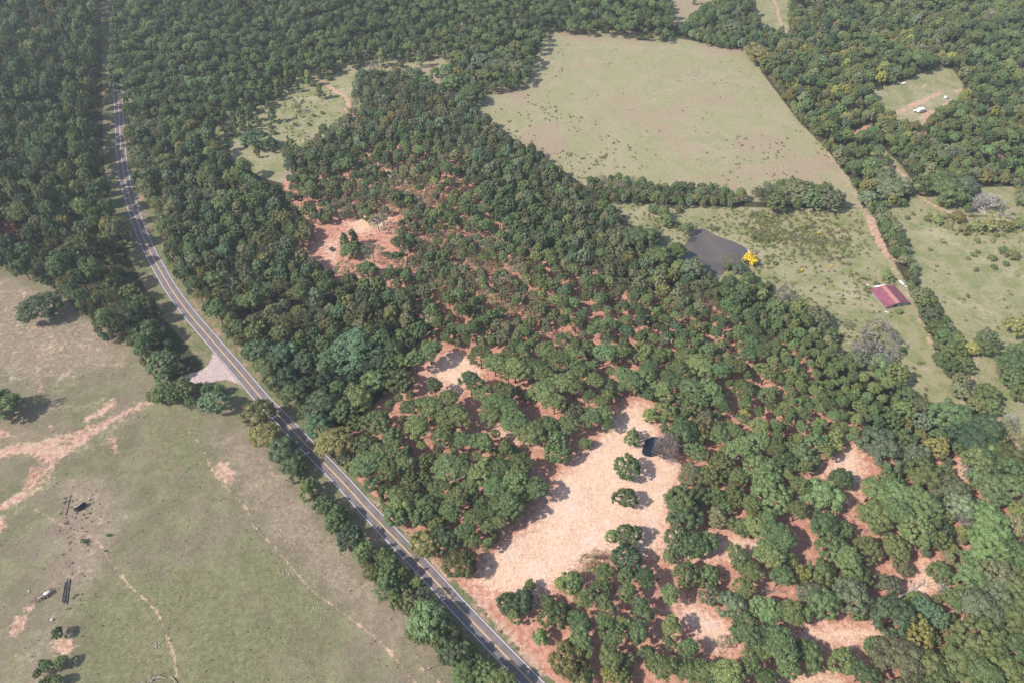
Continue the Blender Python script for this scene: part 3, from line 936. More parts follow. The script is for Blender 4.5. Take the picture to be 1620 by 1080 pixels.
# bushes in the pasture
LISTS.append((0, 800, """350,775,34,M 370,950,40,M 285,975,36,M 232,1020,24,M 340,1060,34,M 285,1078,34,M 508,215,18,H 660,178,12,H 643,272,7,H 620,730,5,h"""))
# single trees and shrubs of the fields at the top
LISTS.append((0, 0, "4578,1589,44,F 4562,1575,26,F 4991,1423,9,F 4891,1651,9,F 5072,1624,9,F"))
LISTS.append((400, 270, "560,430,40,K 610,410,36,K 590,490,50,M 730,500,60,S 695,275,42,M 760,310,60,S 625,470,40,M 480,480,14,H 700,610,60,M 560,600,56,S"))
LISTS.append((800, 0, """1545,330,90,O 1600,400,50,M 1390,180,70,G 1150,5,14,K 60,420,60,G 20,370,40,G 560,150,34,M 90,430,34,M 820,230,22,H 850,235,18,H 880,225,14,H"""))

for ox, oy, s in LISTS:
    for tok in s.split():
        a = tok.split(',')
        if len(a) != 4 or a[3] not in KC:
            continue
        kd, cl = KC[a[3]]
        add_tree(ox + float(a[0]) / 3.857, oy + float(a[1]) / 3.857, float(a[2]) / 3.857, kd, cl)
for k in range(17):
    for q, (cx_, rr_) in enumerate(((181, 5.6), (191, 5.4))):
        yy_ = -22 + k * 9.6 + q * 5
        if yy_ < 136:
            add_tree(cx_ + R.uniform(-1.5, 1.5), yy_, 8, 'pine' if (k + q) % 3 == 0 else 'broad', ('green', 'dark green')[k % 2], r=rr_)
            TREES[-1][2] = rr_
N_LISTED = len(TREES)

# woods filled in the ground plan
OPEN = [[(484, 390), (522, 352), (562, 348), (618, 340), (606, 372), (592, 395), (600, 420), (560, 432), (530, 425)], PALE[0],
        [(655, 590), (700, 540), (745, 555), (765, 590), (730, 625), (765, 660), (835, 680), (865, 715), (790, 705), (740, 680), (690, 625)],
        PALE[5], PALE[6], PALE[7], PALE[8], PALE[9], SCRUB[4], [(1328, 212), (1360, 198), (1387, 188), (1382, 214), (1350, 230)], SOIL[3], SOIL[4],
        [(1410, 258), (1425, 258), (1450, 290), (1470, 315), (1500, 335), (1470, 335), (1440, 305)],
        [(1366, 240), (1402, 236), (1420, 262), (1400, 268)], [(1222, -10), (1236, -10), (1250, 60), (1242, 62)],
        [(1178, -30), (1200, -30), (1222, 40), (1205, 35)], [(743, 126), (752, 126), (753, 134), (744, 134)], [(1535, 292), (1600, 292), (1615, 352), (1530, 352)], [(1205, 915), (1225, 915), (1225, 945), (1205, 945)]]
OPENW = [wpoly(p, 2.0) for p in OPEN]

FILL = [
    # name, outline (as seen at height z), z, spacing, radius range, mix
    ('west woods', [(-90, -60), (157, -60), (160, 60), (156, 130), (158, 200), (168, 270), (182, 330), (209, 381), (189, 405), (196, 431), (211, 451), (243, 485), (263, 529), (284, 556), (286, 590), (268, 604), (240, 594), (222, 575), (205, 550), (155, 535), (130, 500), (93, 462), (65, 447), (28, 442), (-90, 410)],
     4, 8.4, (3.8, 6.8), 'BBMMMMUUGGQPPPOSTB'),
    ('north pines', [(172, -70), (1040, -70), (1066, 30), (1068, 56), (1000, 50), (868, 40), (848, 80), (835, 128), (790, 132), (760, 100), (720, 74), (690, 82), (612, 86), (575, 84), (540, 98), (515, 112), (468, 114), (440, 135), (415, 158), (355, 182), (335, 205), (300, 190), (200, 170), (176, 120)],
     10, 7.2, (3.2, 5.4), 'QQQPPPPPMBMGL'),
    ('east roadside woods', [(188, 150), (300, 190), (335, 200), (350, 235), (365, 252), (395, 262), (415, 284), (445, 290), (455, 330), (500, 352), (474, 388), (500, 412), (540, 436), (575, 440), (640, 462), (690, 520), (670, 560), (640, 600), (600, 620), (560, 640), (500, 640), (470, 665), (434, 615), (408, 592), (355, 529), (306, 477), (275, 438), (259, 400), (241, 348), (225, 304), (203, 285), (190, 240), (188, 200)],
     9, 8.0, (3.8, 6.6), 'BBBMMMMUGGGOSTP'),
    ('ridge woods', [(560, 120), (600, 110), (660, 118), (700, 142), (745, 168), (790, 205), (850, 243), (905, 278), (940, 312), (980, 342), (1040, 388), (1080, 412), (1110, 425), (1150, 442), (1200, 458), (1240, 485), (1270, 520), (1240, 530), (1120, 500), (1000, 470), (870, 420), (800, 380), (750, 300), (700, 235), (620, 225), (560, 235), (540, 262), (455, 290), (450, 270), (456, 240), (500, 212), (545, 182), (556, 160)],
     7, 6.8, (3.4, 5.6), 'BBBMMMUGGGSSO'),
    ('thinned woods', [(455, 290), (540, 262), (560, 235), (620, 225), (700, 235), (750, 300), (800, 380), (870, 420), (870, 540), (800, 545), (700, 545), (690, 520), (640, 470), (600, 440), (620, 400), (640, 330), (560, 338), (500, 350), (455, 330)],
     8, 6.1, (3.2, 5.2), 'PPPPMMMGGSTSM'),
    ('pine slope', [(860, 410), (1000, 460), (1120, 495), (1200, 525), (1262, 560), (1225, 575), (1100, 562), (1000, 558), (870, 558), (800, 560)],
     8, 6.7, (3.3, 4.6), 'PPPPPPQMMG'),
    ('eastern pines', [(1200, 530), (1240, 525), (1290, 530), (1320, 560), (1400, 565), (1440, 620), (1430, 650), (1370, 680), (1350, 710), (1290, 745), (1225, 760), (1215, 700), (1215, 600)],
     8, 5.6, (2.6, 3.9), 'PPPPPPPMLQ'),
    ('ridge end', [(1130, 440), (1185, 452), (1245, 468), (1300, 520), (1330, 565), (1262, 562), (1180, 545), (1110, 485)], 6, 6.2, (3.0, 4.8), 'MMGBPPLS'),
    ('tree belt by the pond meadow', [(920, 284), (1000, 282), (1050, 292), (1120, 294), (1178, 308), (1183, 324), (1100, 328), (1020, 324), (950, 320)], 3, 4.6, (2.4, 4.2), 'BBGGMMOSX'),
    ('tree belt by the pond meadow', [(1188, 302), (1240, 288), (1330, 303), (1338, 330), (1270, 334), (1195, 324)], 3, 4.6, (2.6, 4.0), 'BGGMMMS'),
    ('hedgerow by the barn', [(1378, 328), (1402, 333), (1428, 370), (1443, 410), (1455, 440), (1440, 458), (1425, 425), (1403, 390)], 3, 4.2, (2.4, 3.8), 'BGGMMO'),
    ('hedgerow by the barn', [(1442, 462), (1470, 458), (1492, 500), (1535, 545), (1545, 590), (1500, 604), (1470, 540), (1452, 492)], 3, 4.2, (2.4, 3.8), 'BGGMMO'),
    ('northeast woods', [(1075, 50), (1090, 25), (1125, 2), (1150, -60), (1180, -60), (1192, 20), (1212, 60), (1220, 88), (1190, 76), (1120, 66)], 6, 6.6, (3.2, 5.2), 'QMMBG'),
    ('northeast woods', [(1242, -70), (1720, -70), (1720, 300), (1620, 332), (1530, 330), (1485, 322), (1440, 288), (1428, 255), (1400, 255), (1412, 275), (1436, 320), (1378, 332), (1362, 310), (1342, 275), (1312, 235), (1287, 205), (1264, 188), (1238, 150), (1218, 110), (1232, 70), (1250, 60)],
     6, 7.2, (3.0, 5.8), 'QQPPPMMMGGOLOY'),
    ('far eastern copse', [(1575, 575), (1620, 540), (1720, 520), (1740, 660), (1600, 628)], 5, 6.0, (3.4, 4.8), 'MMGBM'),
    ('southeast woods', [(1370, 690), (1440, 645), (1560, 650), (1610, 700), (1720, 760), (1740, 1180), (1000, 1180), (960, 1100), (1240, 1085), (1380, 1070), (1400, 1010), (1395, 950), (1440, 940), (1510, 925), (1495, 880), (1400, 860), (1375, 800)],
     7, 7.4, (3.6, 6.0), 'MMMMGGBOLP'),
    ('northeast woods', [(1200, 50), (1252, 48), (1248, 125), (1215, 108)], 4, 5.0, (2.6, 4.4), 'MMGBO'),
    ('homestead hollow', [(700, 84), (760, 78), (835, 90), (838, 126), (790, 140), (752, 165), (733, 150), (712, 140)], 4, 5.6, (2.6, 4.4), 'MMGBO'),
    ('woodlot gaps', [(1050, 470), (1200, 505), (1300, 560), (1400, 640), (1400, 690), (1300, 745), (1220, 700), (1215, 600), (1100, 565), (1000, 520)], 8, 4.6, (2.0, 3.1), 'PPPPMP'),
    ('roadside belt', [(400, 642), (425, 640), (462, 690), (500, 770), (560, 825), (625, 885), (700, 950), (765, 1040), (810, 1110), (740, 1110), (655, 1000), (595, 930), (520, 840), (455, 740), (404, 672)], 4, 4.2, (2.2, 3.6), 'MMBLMUG'),
    ('woodlot gaps', [(870, 545), (1000, 552), (1220, 566), (1215, 690), (1290, 745), (1260, 780), (1100, 720), (1060, 660), (960, 660), (900, 690), (840, 640), (780, 590), (800, 550)], 8, 7.0, (2.2, 3.3), 'PPPPMP'),
    ('woodlot gaps', [(640, 600), (690, 640), (760, 690), (850, 720), (800, 860), (730, 880), (640, 800), (600, 730), (590, 650)], 8, 6.0, (2.2, 3.3), 'PPPPMP'),
    ('woodlot gaps', [(455, 290), (560, 235), (700, 235), (870, 420), (1120, 500), (1220, 540), (1180, 562), (870, 548), (700, 545), (640, 470), (600, 400), (640, 330), (500, 350)], 8, 7.4, (2.0, 3.2), 'PPMMGPS'),
    ('eastern pines', [(1200, 530), (1240, 525), (1290, 530), (1320, 560), (1400, 565), (1440, 620), (1430, 650), (1370, 680), (1350, 710), (1290, 745), (1225, 760), (1215, 700), (1215, 600)], 8, 4.4, (2.0, 3.0), 'PPPPM'),
    ('trees south of the frame', [(740, 1095), (840, 1180), (860, 1260), (700, 1230), (680, 1110)], 6, 8, (3.5, 5), 'MB'),
]


HM = {'ridge end': 1.2, 'roadside belt': 1.0, 'woodlot gaps': 1.0, 'west woods': 1.95, 'tree belt by the pond meadow': 1.1, 'hedgerow by the barn': 1.0, 'southeast woods': 1.0, 'eastern pines': 1.1, 'pine slope': 1.1, 'thinned woods': 1.2, 'east roadside woods': 1.35, 'ridge woods': 1.4}


def fill_region(name, outline, z, sp, rr, mix):
    V = wpoly(outline, z)
    lo, hi = V.min(0), V.max(0)
    area = (hi - lo).prod()
    n = int(area / (sp * sp) * 5)
    P = NR.uniform(0, 1, (n, 2)) * (hi - lo) + lo
    rad_ = NR.uniform(rr[0], rr[1], n)
    d = sdf_poly(P, V)
    ok = d < -rad_ * 0.55
    for W in OPENW:
        s = np.where(ok)[0]
        if len(s):
            dd = sdf_poly(P[s], W)
            ok[s[dd < rad_[s] * 0.35]] = False
    s = np.where(ok)[0]
    dr = dist_line(P[s], ROAD)
    ok[s[dr < rad_[s] * 0.7 + 5.5]] = False
    cell = {}
    cs = sp

    def near(x, y):
        a, b = int(x // cs), int(y // cs)
        for i in (-2, -1, 0, 1, 2):
            for j in (-2, -1, 0, 1, 2):
                yield from cell.get((a + i, b + j), ())
    for t in TREES:
        cell.setdefault((int(t[0] // cs), int(t[1] // cs)), []).append((t[0], t[1], t[2], 1))
    for i in np.where(ok)[0]:
        x, y, r = P[i][0], P[i][1], rad_[i]
        bad = False
        for (qx, qy, qr, w) in near(x, y):
            dd = math.hypot(qx - x, qy - y)
            lim = sp * (0.62 + 0.38 * r / rr[1]) if not w else 0.78 * (qr + r)
            if dd < lim:
                bad = True
                break
        if bad:
            continue
        patch = .5 + .5 * math.sin(x / 31 + 2.1 * math.sin(y / 47)) * math.sin(y / 36 + 1.7 * math.sin(x / 58))
        kd, cl = KC[mix[int((.62 * patch + .62 * NR.uniform()) % 1.0 * len(mix))]]
        cell.setdefault((int(x // cs), int(y // cs)), []).append((x, y, r, 0))
        if kd == 'loose':
            r *= .85
        hc = KIND[kd]['hc'] * hscale(kd, r) * HM.get(name, 1.25)
        px, py = px_of(x, y, hc)
        TREES.append([x, y, r, kd, cl, px, py, name, HM.get(name, 1.25) * NR.uniform(.85, 1.15)])


for f in FILL:
    fill_region(*f)
for f in FILL:          # lower storey in the gaps
    if f[0] in ('west woods', 'north pines', 'east roadside woods', 'ridge woods', 'ridge end', 'northeast woods', 'southeast woods'):
        fill_region(f[0] + ' understorey', f[1], f[2], 4.2, (1.9, 3.0), f[5])

# ------------------------------------------------------------------ labels
PLACES = [('the dark pool', 1032, 705), ('the pale sandy clearing', 930, 790), ('the big muddy pond', 1130, 400), ('the red-roofed barn', 1407, 467), ('the pink gravel apron', 345, 592),
          ('the rutted clay junction', 90, 700), ('the bleached fallen tree', 1565, 325), ('the northern hay field', 1040, 170), ('the weedy hilltop field', 450, 200), ('the oval bare patch', 550, 390),
          ('the white camper clearing', 1450, 160), ('the lower road stretch', 720, 950), ('the middle road stretch', 520, 740), ('the upper road bend', 240, 400), ('the grey-green oak crown', 556, 556),
          ('the small sandy gap', 715, 590), ('the forked bare patch', 1350, 735), ('the long bare strip', 1320, 1005), ('the white dead snag', 1213, 935), ('the leaning pale log', 1440, 935),
          ('the tree belt', 1080, 308), ('the barn hedgerow', 1460, 520), ('the bottom fork of bare ground', 1120, 1000), ('the steel trailer', 70, 942), ('the hidden white shack', 748, 130),
          ('the shaded dell', 850, 640), ('the long ridge', 760, 240), ('the southeast thicket', 1530, 980), ('the eastern thicket', 1500, 690), ('the pine slope', 1000, 540), ('the eastern pine block', 1300, 620),
          ('the red clay track head', 500, 130), ('the north forest edge', 640, 70), ('the thin northern lane', 1235, 40), ('the top left corner', 0, 0), ('the shaded road corridor', 165, 90), ('the rusty red tree', 15, 375), ('the west wood edge', 130, 300), ('the weedy field corner', 350, 200), ('the pasture oak', 62, 482)]


def relation(px, py, qx, qy):
    dx, dy = px - qx, py - qy
    if abs(dx) < 20 and abs(dy) < 20:
        return 'right beside'
    far = '' if math.hypot(dx, dy) > 75 else 'just '
    a = math.degrees(math.atan2(-dy, dx)) % 360
    return far + ('right of', 'above right of', 'above', 'above left of', 'left of', 'below left of', 'below', 'below right of')[int(((a + 22.5) % 360) // 45)]


KNAME = {'broad': ('broadleaf_tree', 'broadleaf tree'), 'loose': ('broadleaf_tree', 'thin-leaved tree'), 'pine': ('pine_tree', 'pine'), 'cedar': ('young_conifer', 'small conifer'), 'shrub': ('shrub', 'shrub')}
CAT = {'broad': 'broadleaf tree', 'loose': 'broadleaf tree', 'pine': 'pine tree', 'cedar': 'young conifer', 'shrub': 'shrub'}
ORD = ['leftmost', 'second', 'third', 'fourth', 'fifth', 'sixth', 'seventh', 'eighth', 'ninth', 'tenth', 'eleventh', 'twelfth', 'thirteenth', 'fourteenth', 'fifteenth', 'sixteenth']
NUM = ['none', 'one', 'two', 'three', 'four', 'five', 'six', 'seven', 'eight', 'nine', 'ten', 'eleven', 'twelve', 'thirteen', 'fourteen', 'fifteen', 'sixteen']

by_cat = {}
for i, t in enumerate(TREES):
    x, y, r, kd, cl, px, py = t[:7]
    inside = -12 < px < 1632 and -12 < py < 1092
    show = r / depth(x, y, 5) if inside else 0
    by_cat.setdefault(CAT[kd], []).append((show, i))
single, mass = [], []
for c, lst in by_cat.items():
    lst.sort(reverse=True)
    cap = 296
    single += [i for s, i in lst[:cap] if s > 0]
    mass += [i for s, i in lst[cap:]] + [i for s, i in lst[:cap] if s <= 0]

labels = {}
for i in single:
    x, y, r, kd, cl, px, py = TREES[i][:7]
    q = min(PLACES, key=lambda p: math.hypot(p[1] - px, p[2] - py))
    size = {'broad': (3.4, 5.6), 'loose': (2.8, 4.4), 'pine': (3.0, 4.2), 'cedar': (1.3, 2.6), 'shrub': (1.4, 2.6)}[kd]
    sz = 'small' if r < size[0] else ('large' if r > size[1] else 'middling')
    b = f"{sz} {cl} {KNAME[kd][1]} {relation(px, py, q[1], q[2])} {q[0]}"
    labels.setdefault(b, []).append(i)
LAB = {}
for b, lst in labels.items():
    lst.sort(key=lambda i: TREES[i][5])
    n = len(lst)
    for k, i in enumerate(lst):
        if n == 1:
            LAB[i] = b
        elif n == 2:
            LAB[i] = b + (', left one of two' if k == 0 else ', right one of two')
        elif n <= 16:
            LAB[i] = b + (', leftmost of ' + NUM[n] if k == 0 else (', rightmost of ' + NUM[n] if k == n - 1 else f', {ORD[k]} of {NUM[n]}'))
        else:
            LAB[i] = b
for i in LAB:
    if len(LAB[i].replace('-', '').split()) > 16:
        LAB[i] = LAB[i].replace(' just ', ' ')
    if len(LAB[i].split()) > 16:
        LAB[i] = LAB[i].replace('middling ', '')


def tree_color(cl, rs):
    c = COL[cl]
    j = 1 + rs.uniform(-.22, .24)
    h = rs.uniform(-.12, .16)
    if cl == 'yellow':
        return (*c, 1)
    return (c[0] * j * (1 + h), c[1] * j, c[2] * j * (1 - h * .5), 1)


rs = random.Random(5)
SRC = {}
for kd, k in KIND.items():       # the first of each kind is built, the others copy it
    SRC[kd] = k['m']


def place_single(i):
    x, y, r, kd, cl, px, py = TREES[i][:7]
    k = KIND[kd]
    cm, tm, _ = k['m'][rs.randrange(len(k['m']))]
    s = r / k['r']
    nm = KNAME[kd][0]
    root = bpy.data.objects.new(nm, None)
    C.objects.link(root)
    root.empty_display_size = 1
    root.location = (x, y, 0)
    root.rotation_euler = (0, 0, rs.uniform(0, 6.28))
    root.scale = (s * rs.uniform(.95, 1.06), s * rs.uniform(.93, 1.05), hscale(kd, r) * rs.uniform(.94, 1.06) * (TREES[i][8] if len(TREES[i]) > 8 else 1.0))
    col = tree_color(cl, rs)
    for part, me in (('crown', cm), ('trunk', tm)):
        if part == 'trunk' and kd == 'shrub':
            part = 'stem'
        o = bpy.data.objects.new(part, me)
        C.objects.link(o)
        o.parent = root
        o["tint"] = col[:3]
    if kd == 'shrub' and cl == 'yellow':
        root.name = 'flowering_shrub'
    grp = {'pine': 'pines of the woodlot and forest', 'broad': 'broadleaf trees of the woods', 'loose': 'broadleaf trees of the woods', 'cedar': 'young conifers in the weedy fields', 'shrub': 'shrubs scattered over the fields'}[kd]
    tag(root, LAB[i], CAT[kd], grp)
    return root


for i in single:
    place_single(i)

# ------------------------------------------------------------------ far woods as one mass per kind (countless instances)


def instancer(name, pts, label, cat, col):
    """pts: (x,y,z, variant, rot, sx, sz)"""
    me = bpy.data.meshes.new(name)
    A = np.array([p[:7] for p in pts], np.float32)
    TI = np.array([p[7] for p in pts], np.float32)
    me.vertices.add(len(A))
    me.vertices.foreach_set("co", np.ascontiguousarray(A[:, :3]).ravel())
    a = me.attributes.new("variant", 'INT', 'POINT')
    a.data.foreach_set("value", A[:, 3].astype(np.int32))
    a = me.attributes.new("tint", 'FLOAT_VECTOR', 'POINT')
    a.data.foreach_set("vector", TI.ravel())
    a = me.attributes.new("turn", 'FLOAT_VECTOR', 'POINT')
    a.data.foreach_set("vector", np.column_stack([np.zeros(len(A)), np.zeros(len(A)), A[:, 4]]).astype(np.float32).ravel())
    a = me.attributes.new("size", 'FLOAT_VECTOR', 'POINT')
    a.data.foreach_set("vector", np.column_stack([A[:, 5], A[:, 5], A[:, 6]]).astype(np.float32).ravel())
    me.update()
    o = link(name, me)
    tag(o, label, cat, kind='stuff')
    ng = bpy.data.node_groups.new(name + "_nodes", 'GeometryNodeTree')
    ng.interface.new_socket("Geometry", in_out='INPUT', socket_type='NodeSocketGeometry')
    ng.interface.new_socket("Geometry", in_out='OUTPUT', socket_type='NodeSocketGeometry')
    gi = ng.nodes.new("NodeGroupInput")
    go = ng.nodes.new("NodeGroupOutput")
    ci = ng.nodes.new("GeometryNodeCollectionInfo")
    ci.inputs[0].default_value = col
    ci.inputs[1].default_value = True
    ci.inputs[2].default_value = True
    ip = ng.nodes.new("GeometryNodeInstanceOnPoints")
    ip.inputs["Pick Instance"].default_value = True

    def na(nm, ty):
        n_ = ng.nodes.new("GeometryNodeInputNamedAttribute")
        n_.data_type = ty
        n_.inputs[0].default_value = nm
        return n_.outputs[0]
    ng.links.new(gi.outputs[0], ip.inputs["Points"])
    ng.links.new(ci.outputs[0], ip.inputs["Instance"])
    ng.links.new(na("variant", 'INT'), ip.inputs["Instance Index"])
    ng.links.new(na("turn", 'FLOAT_VECTOR'), ip.inputs["Rotation"])
    ng.links.new(na("size", 'FLOAT_VECTOR'), ip.inputs["Scale"])
    ng.links.new(ip.outputs[0], go.inputs[0])
    md = o.modifiers.new("scatter", 'NODES')
    md.node_group = ng
    return o


for cname, kinds_, oname, lab in (('pine tree', ['pine'], 'pine_forest', 'dense stand of dark green pines filling the far woods'),
                                  ('broadleaf tree', ['broad', 'loose'], 'broadleaf_forest', 'mixed broadleaf woods crowding the road and the far hills')):
    ids = [i for i in mass if CAT[TREES[i][3]] == cname]
    col = bpy.data.collections.new("kinds_" + oname)
    idx, n = {}, 0
    for kd in kinds_:
        used = sorted({TREES[i][4] for i in ids if TREES[i][3] == kd})
        for (_, _, jm) in KIND[kd]['m']:
            o = bpy.data.objects.new(f"{oname}_{n:03d}", jm)
            col.objects.link(o)
            idx.setdefault(kd, []).append(n)
            n += 1
    pts = []
    for i in ids:
        x, y, r, kd, cl = TREES[i][:5]
        pts.append((x, y, 0, rs.choice(idx[kd]), rs.uniform(0, 6.28), r / KIND[kd]['r'], hscale(kd, r) * rs.uniform(.9, 1.15) * (TREES[i][8] if len(TREES[i]) > 8 else 1.0), [c * 1.12 for c in tree_color(cl, rs)[:3]]))
    if pts:
        instancer(oname, pts, lab, 'forest', col)
    print(oname, len(pts))
rest = [i for i in mass if TREES[i][3] in ('cedar', 'shrub')]
print('trees', len(TREES), 'listed', N_LISTED, 'single', len(single), 'rest', len(rest))


# ------------------------------------------------------------------ weeds and tufts
def tuft(seed, r, h, n, ls):
    V, F = crown(seed, r, h, 5, r * .5, n, ls, 1.0, 0.0, .8, 1.0, 0, False)
    V[:, 2] += h * .25
    return mesh_from('tuft', V, F, [LEAF])


def weeds(name, regions, colours, label, cat, seed):
    rr = np.random.RandomState(seed)
    col = bpy.data.collections.new("kinds_" + name)
    n = 0
    for j in range(4):
        o = bpy.data.objects.new(f"{name}_{n:03d}", tuft(seed + n, .55, .45, 60, .15))
        col.objects.link(o)
        n += 1
    pts = []
    for outline, dens, smin, smax, clump in regions:
        V = wpoly(outline)
        lo, hi = V.min(0), V.max(0)
        m = int((hi - lo).prod() * dens)
        P = rr.uniform(0, 1, (m, 2)) * (hi - lo) + lo
        if clump > 0:
            nc = max(3, m // clump)
            Cc = rr.uniform(0, 1, (nc, 2)) * (hi - lo) + lo
            P = Cc[rr.randint(nc, size=m)] + rr.normal(size=(m, 2)) * 7.0
        ok = sdf_poly(P, V) < 0
        for W in (wpoly(POND), wpoly(POOL)):
            ok &= sdf_poly(P, W) > 1.0
        ok &= dist_line(P, ROAD) > 5
        for p in P[ok]:
            s = rr.uniform(smin, smax) ** 1.0
            pts.append((p[0], p[1], 0.0, rr.randint(n), rr.uniform(0, 6.28), s, s, colours[rr.randint(len(colours))]))
    instancer(name, pts, label, cat, col)
    print(name, len(pts))


weeds('weeds', [
    ([(745, 180), (835, 150), (930, 190), (1010, 240), (1000, 290), (930, 292), (880, 262), (800, 215)], .022, .7, 2.0, 6),
    ([(900, 200), (1330, 200), (1345, 300), (1180, 305), (930, 290)], .0065, .6, 1.9, 5),
    ([(860, 60), (1190, 85), (1300, 230), (900, 220), (800, 140)], .004, .5, 1.5, 4),
    ([(1070, 355), (1110, 350), (1150, 365), (1195, 385), (1200, 410), (1160, 435), (1130, 450), (1070, 420)], .2, .5, 1.3, 0),
    ([(945, 325), (1180, 330), (1360, 335), (1420, 440), (1400, 560), (1340, 560), (1200, 450), (1060, 400)], .08, .8, 2.3, 16),
    ([(1180, 335), (1330, 335), (1350, 420), (1200, 420)], .12, 1.0, 2.9, 24),
    ([(1450, 330), (1620, 340), (1620, 400), (1500, 370)], .06, .9, 2.6, 15),
    ([(1400, 330), (1620, 340), (1700, 700), (1600, 640), (1500, 520)], .010, .7, 2.0, 4),
    ([(350, 180), (520, 110), (555, 170), (455, 240), (360, 245)], .035, .6, 1.9, 6),
    ([(560, 100), (700, 80), (700, 130), (600, 112)], .02, .6, 1.8, 6),
    ([(1190, 450), (1290, 440), (1400, 540), (1380, 580), (1290, 510)], .02, .8, 2.2, 10),
], [(0.13, 0.155, 0.06), (0.17, 0.19, 0.07), (0.21, 0.17, 0.115), (0.24, 0.25, 0.08)], 'low weeds and tufts dotted over the straw coloured fields', 'weeds', 40)
weeds('grass', [
    ([(-60, 450), (130, 510), (300, 640), (430, 700), (560, 880), (740, 1100), (-200, 1150)], .014, .3, .7, 0),
    ([(95, 780), (160, 780), (150, 870), (110, 900), (95, 870)], .12, .5, 1.1, 8),
    ([(98, 905), (135, 905), (135, 960), (105, 965)], .16, .5, 1.1, 8),
    ([(735, 930), (790, 990), (870, 1090), (850, 1090), (760, 1000)], .10, .6, 1.3, 8),
], [(0.17, 0.175, 0.085), (0.19, 0.18, 0.10), (0.23, 0.19, 0.13)], 'short tufts of grass in the brown-green pasture', 'grass', 60)
weeds('undergrowth', [
    ([(1090, 700), (1300, 700), (1600, 760), (1620, 1080), (900, 1080), (960, 920), (1060, 860)], .012, .5, 1.3, 5),
    ([(460, 300), (700, 240), (900, 430), (1200, 550), (1200, 640), (1000, 640), (700, 560), (600, 440)], .012, .5, 1.4, 5),
], [(0.11, 0.12, 0.05), (0.2, 0.15, 0.08), (0.16, 0.11, 0.08)], 'sprouting brush on the reddish mulch under the thinned trees', 'undergrowth', 80)


# ------------------------------------------------------------------ dead wood
def branches(mb, p, d, L, r, depth_, rr, spread=.7, up=.1, twig=.03, nb=3):
    pts = [p]
    rads = [r]
    q = Vector(p)
    dd = Vector(d)
    for k in range(3):
        dd = (dd + Vector((rr.uniform(-.25, .25), rr.uniform(-.25, .25), rr.uniform(-.2, .25) * .8))).normalized()
        q = q + dd * L / 3
        q.z = max(q.z, .08)
        pts.append(tuple(q))
        rads.append(max(r * (1 - .28 * (k + 1)), twig))
    mb.tube(pts, rads, 5 if r > .12 else 4, False)
    if depth_ <= 0:
        return
    for k in range(nb):
        t = rr.uniform(.45, 1.0)
        i = min(int(t * 3), 2)
        bp = Vector(pts[i]).lerp(Vector(pts[i + 1]), t * 3 - i)
        nd = (dd + Vector((rr.uniform(-1, 1), rr.uniform(-1, 1), rr.uniform(-.5, 1) + up)) * spread).normalized()
        branches(mb, tuple(bp), nd, L * rr.uniform(.55, .78), max(rads[i + 1] * .75, twig), depth_ - 1, rr, spread, up, twig, nb)


def dead_tree(name, px, py, h, r, mat, label, seed, fallen=False, dir_=0.0, nb=3, depth_=4, twig=.04, stems=1, zpx=0.0):
    x, y = at(px, py, zpx)
    rr = random.Random(seed)
    root = bpy.data.objects.new(name, None)
    C.objects.link(root)
    root.location = (x, y, 0)
    mt, mb = MB(), MB()
    for s in range(stems):
        if fallen:
            a = dir_ + rr.uniform(-.9, .9)
            d = Vector((math.cos(a), math.sin(a), rr.uniform(.1, .35)))
        else:
            d = Vector((rr.uniform(-.35, .35), rr.uniform(-.35, .35), 1)).normalized()
        top = d * h * .42
        base = Vector((0, 0, .15))
        mt.tube([tuple(base), tuple(base + top * .5), tuple(base + top)], [r, r * .85, r * .7], 7)
        for k in range(nb + 1):
            t = rr.uniform(.3, 1.0)
            nd = (d + Vector((rr.uniform(-1, 1), rr.uniform(-1, 1), rr.uniform(-.3, .6))) * .75).normalized()
            branches(mb, tuple(base + top * t), nd, h * .36, r * .55, depth_ - 1, rr, .75, .05, twig, nb)
    link('trunk', mt.mesh('trunk', mat, True), root)
    link('branches', mb.mesh('branches', mat, True), root)
    tag(root, label, 'dead tree')
    return root


dead_tree('dead_tree', 1560, 342, 17, .4, M['dead'], 'bleached dead tree sprawled at the wood edge beside the right-hand meadow', 3, True, 1.9, 5, 4, .1, 3)
dead_tree('dead_tree', 1572, 342, 15, .42, M['dead'], 'pale fallen trunk with forked limbs in front of the bleached dead crown', 9, True, .5, 3, 4, .09, 1)
dead_tree('dead_tree', 1050, 726, 14, .2, M['dead_dark'], 'leafless grey-purple tree spreading beside the dark pool', 5, False, 0, 4, 4, .055, 8)
dead_tree('dead_tree', 307, 622, 8, .2, M['dead'], 'small leafless grey tree in the hedge below the gravel apron', 6, False, 0, 4, 3, .05, 3)
dead_tree('dead_tree', 1213, 940, 9, .25, M['dead'], 'white dead snag standing among pines left of the yellow-green tree', 12, False, 0, 3, 3, .06, 1)
dead_tree('dead_tree', 1484, 938, 9, .22, M['dead'], 'bare pale dead crown beyond the leaning log', 14, False, 0, 4, 3, .05, 2)
dead_tree('dead_tree', 1590, 672, 9, .2, M['dead'], 'bare tree at the edge of the far right meadow by the thicket', 15, False, 0, 4, 3, .05, 2)
dead_tree('dead_tree', 1566, 26, 12, .25, M['dead'], 'tall pale leafless tree in the far northeast woods', 16, False, 0, 4, 3, .07, 2, 6)
dead_tree('dead_tree', 745, 352, 8, .15, M['dead_dark'], 'thin leafless tree at the upper side of the oval bare patch', 17, False, 0, 4, 3, .04, 3)
dead_tree('dead_tree', 1062, 398, 7, .15, M['dead'], 'whitish leafless sapling on the meadow edge left of the pond', 18, False, 0, 4, 3, .05, 3)
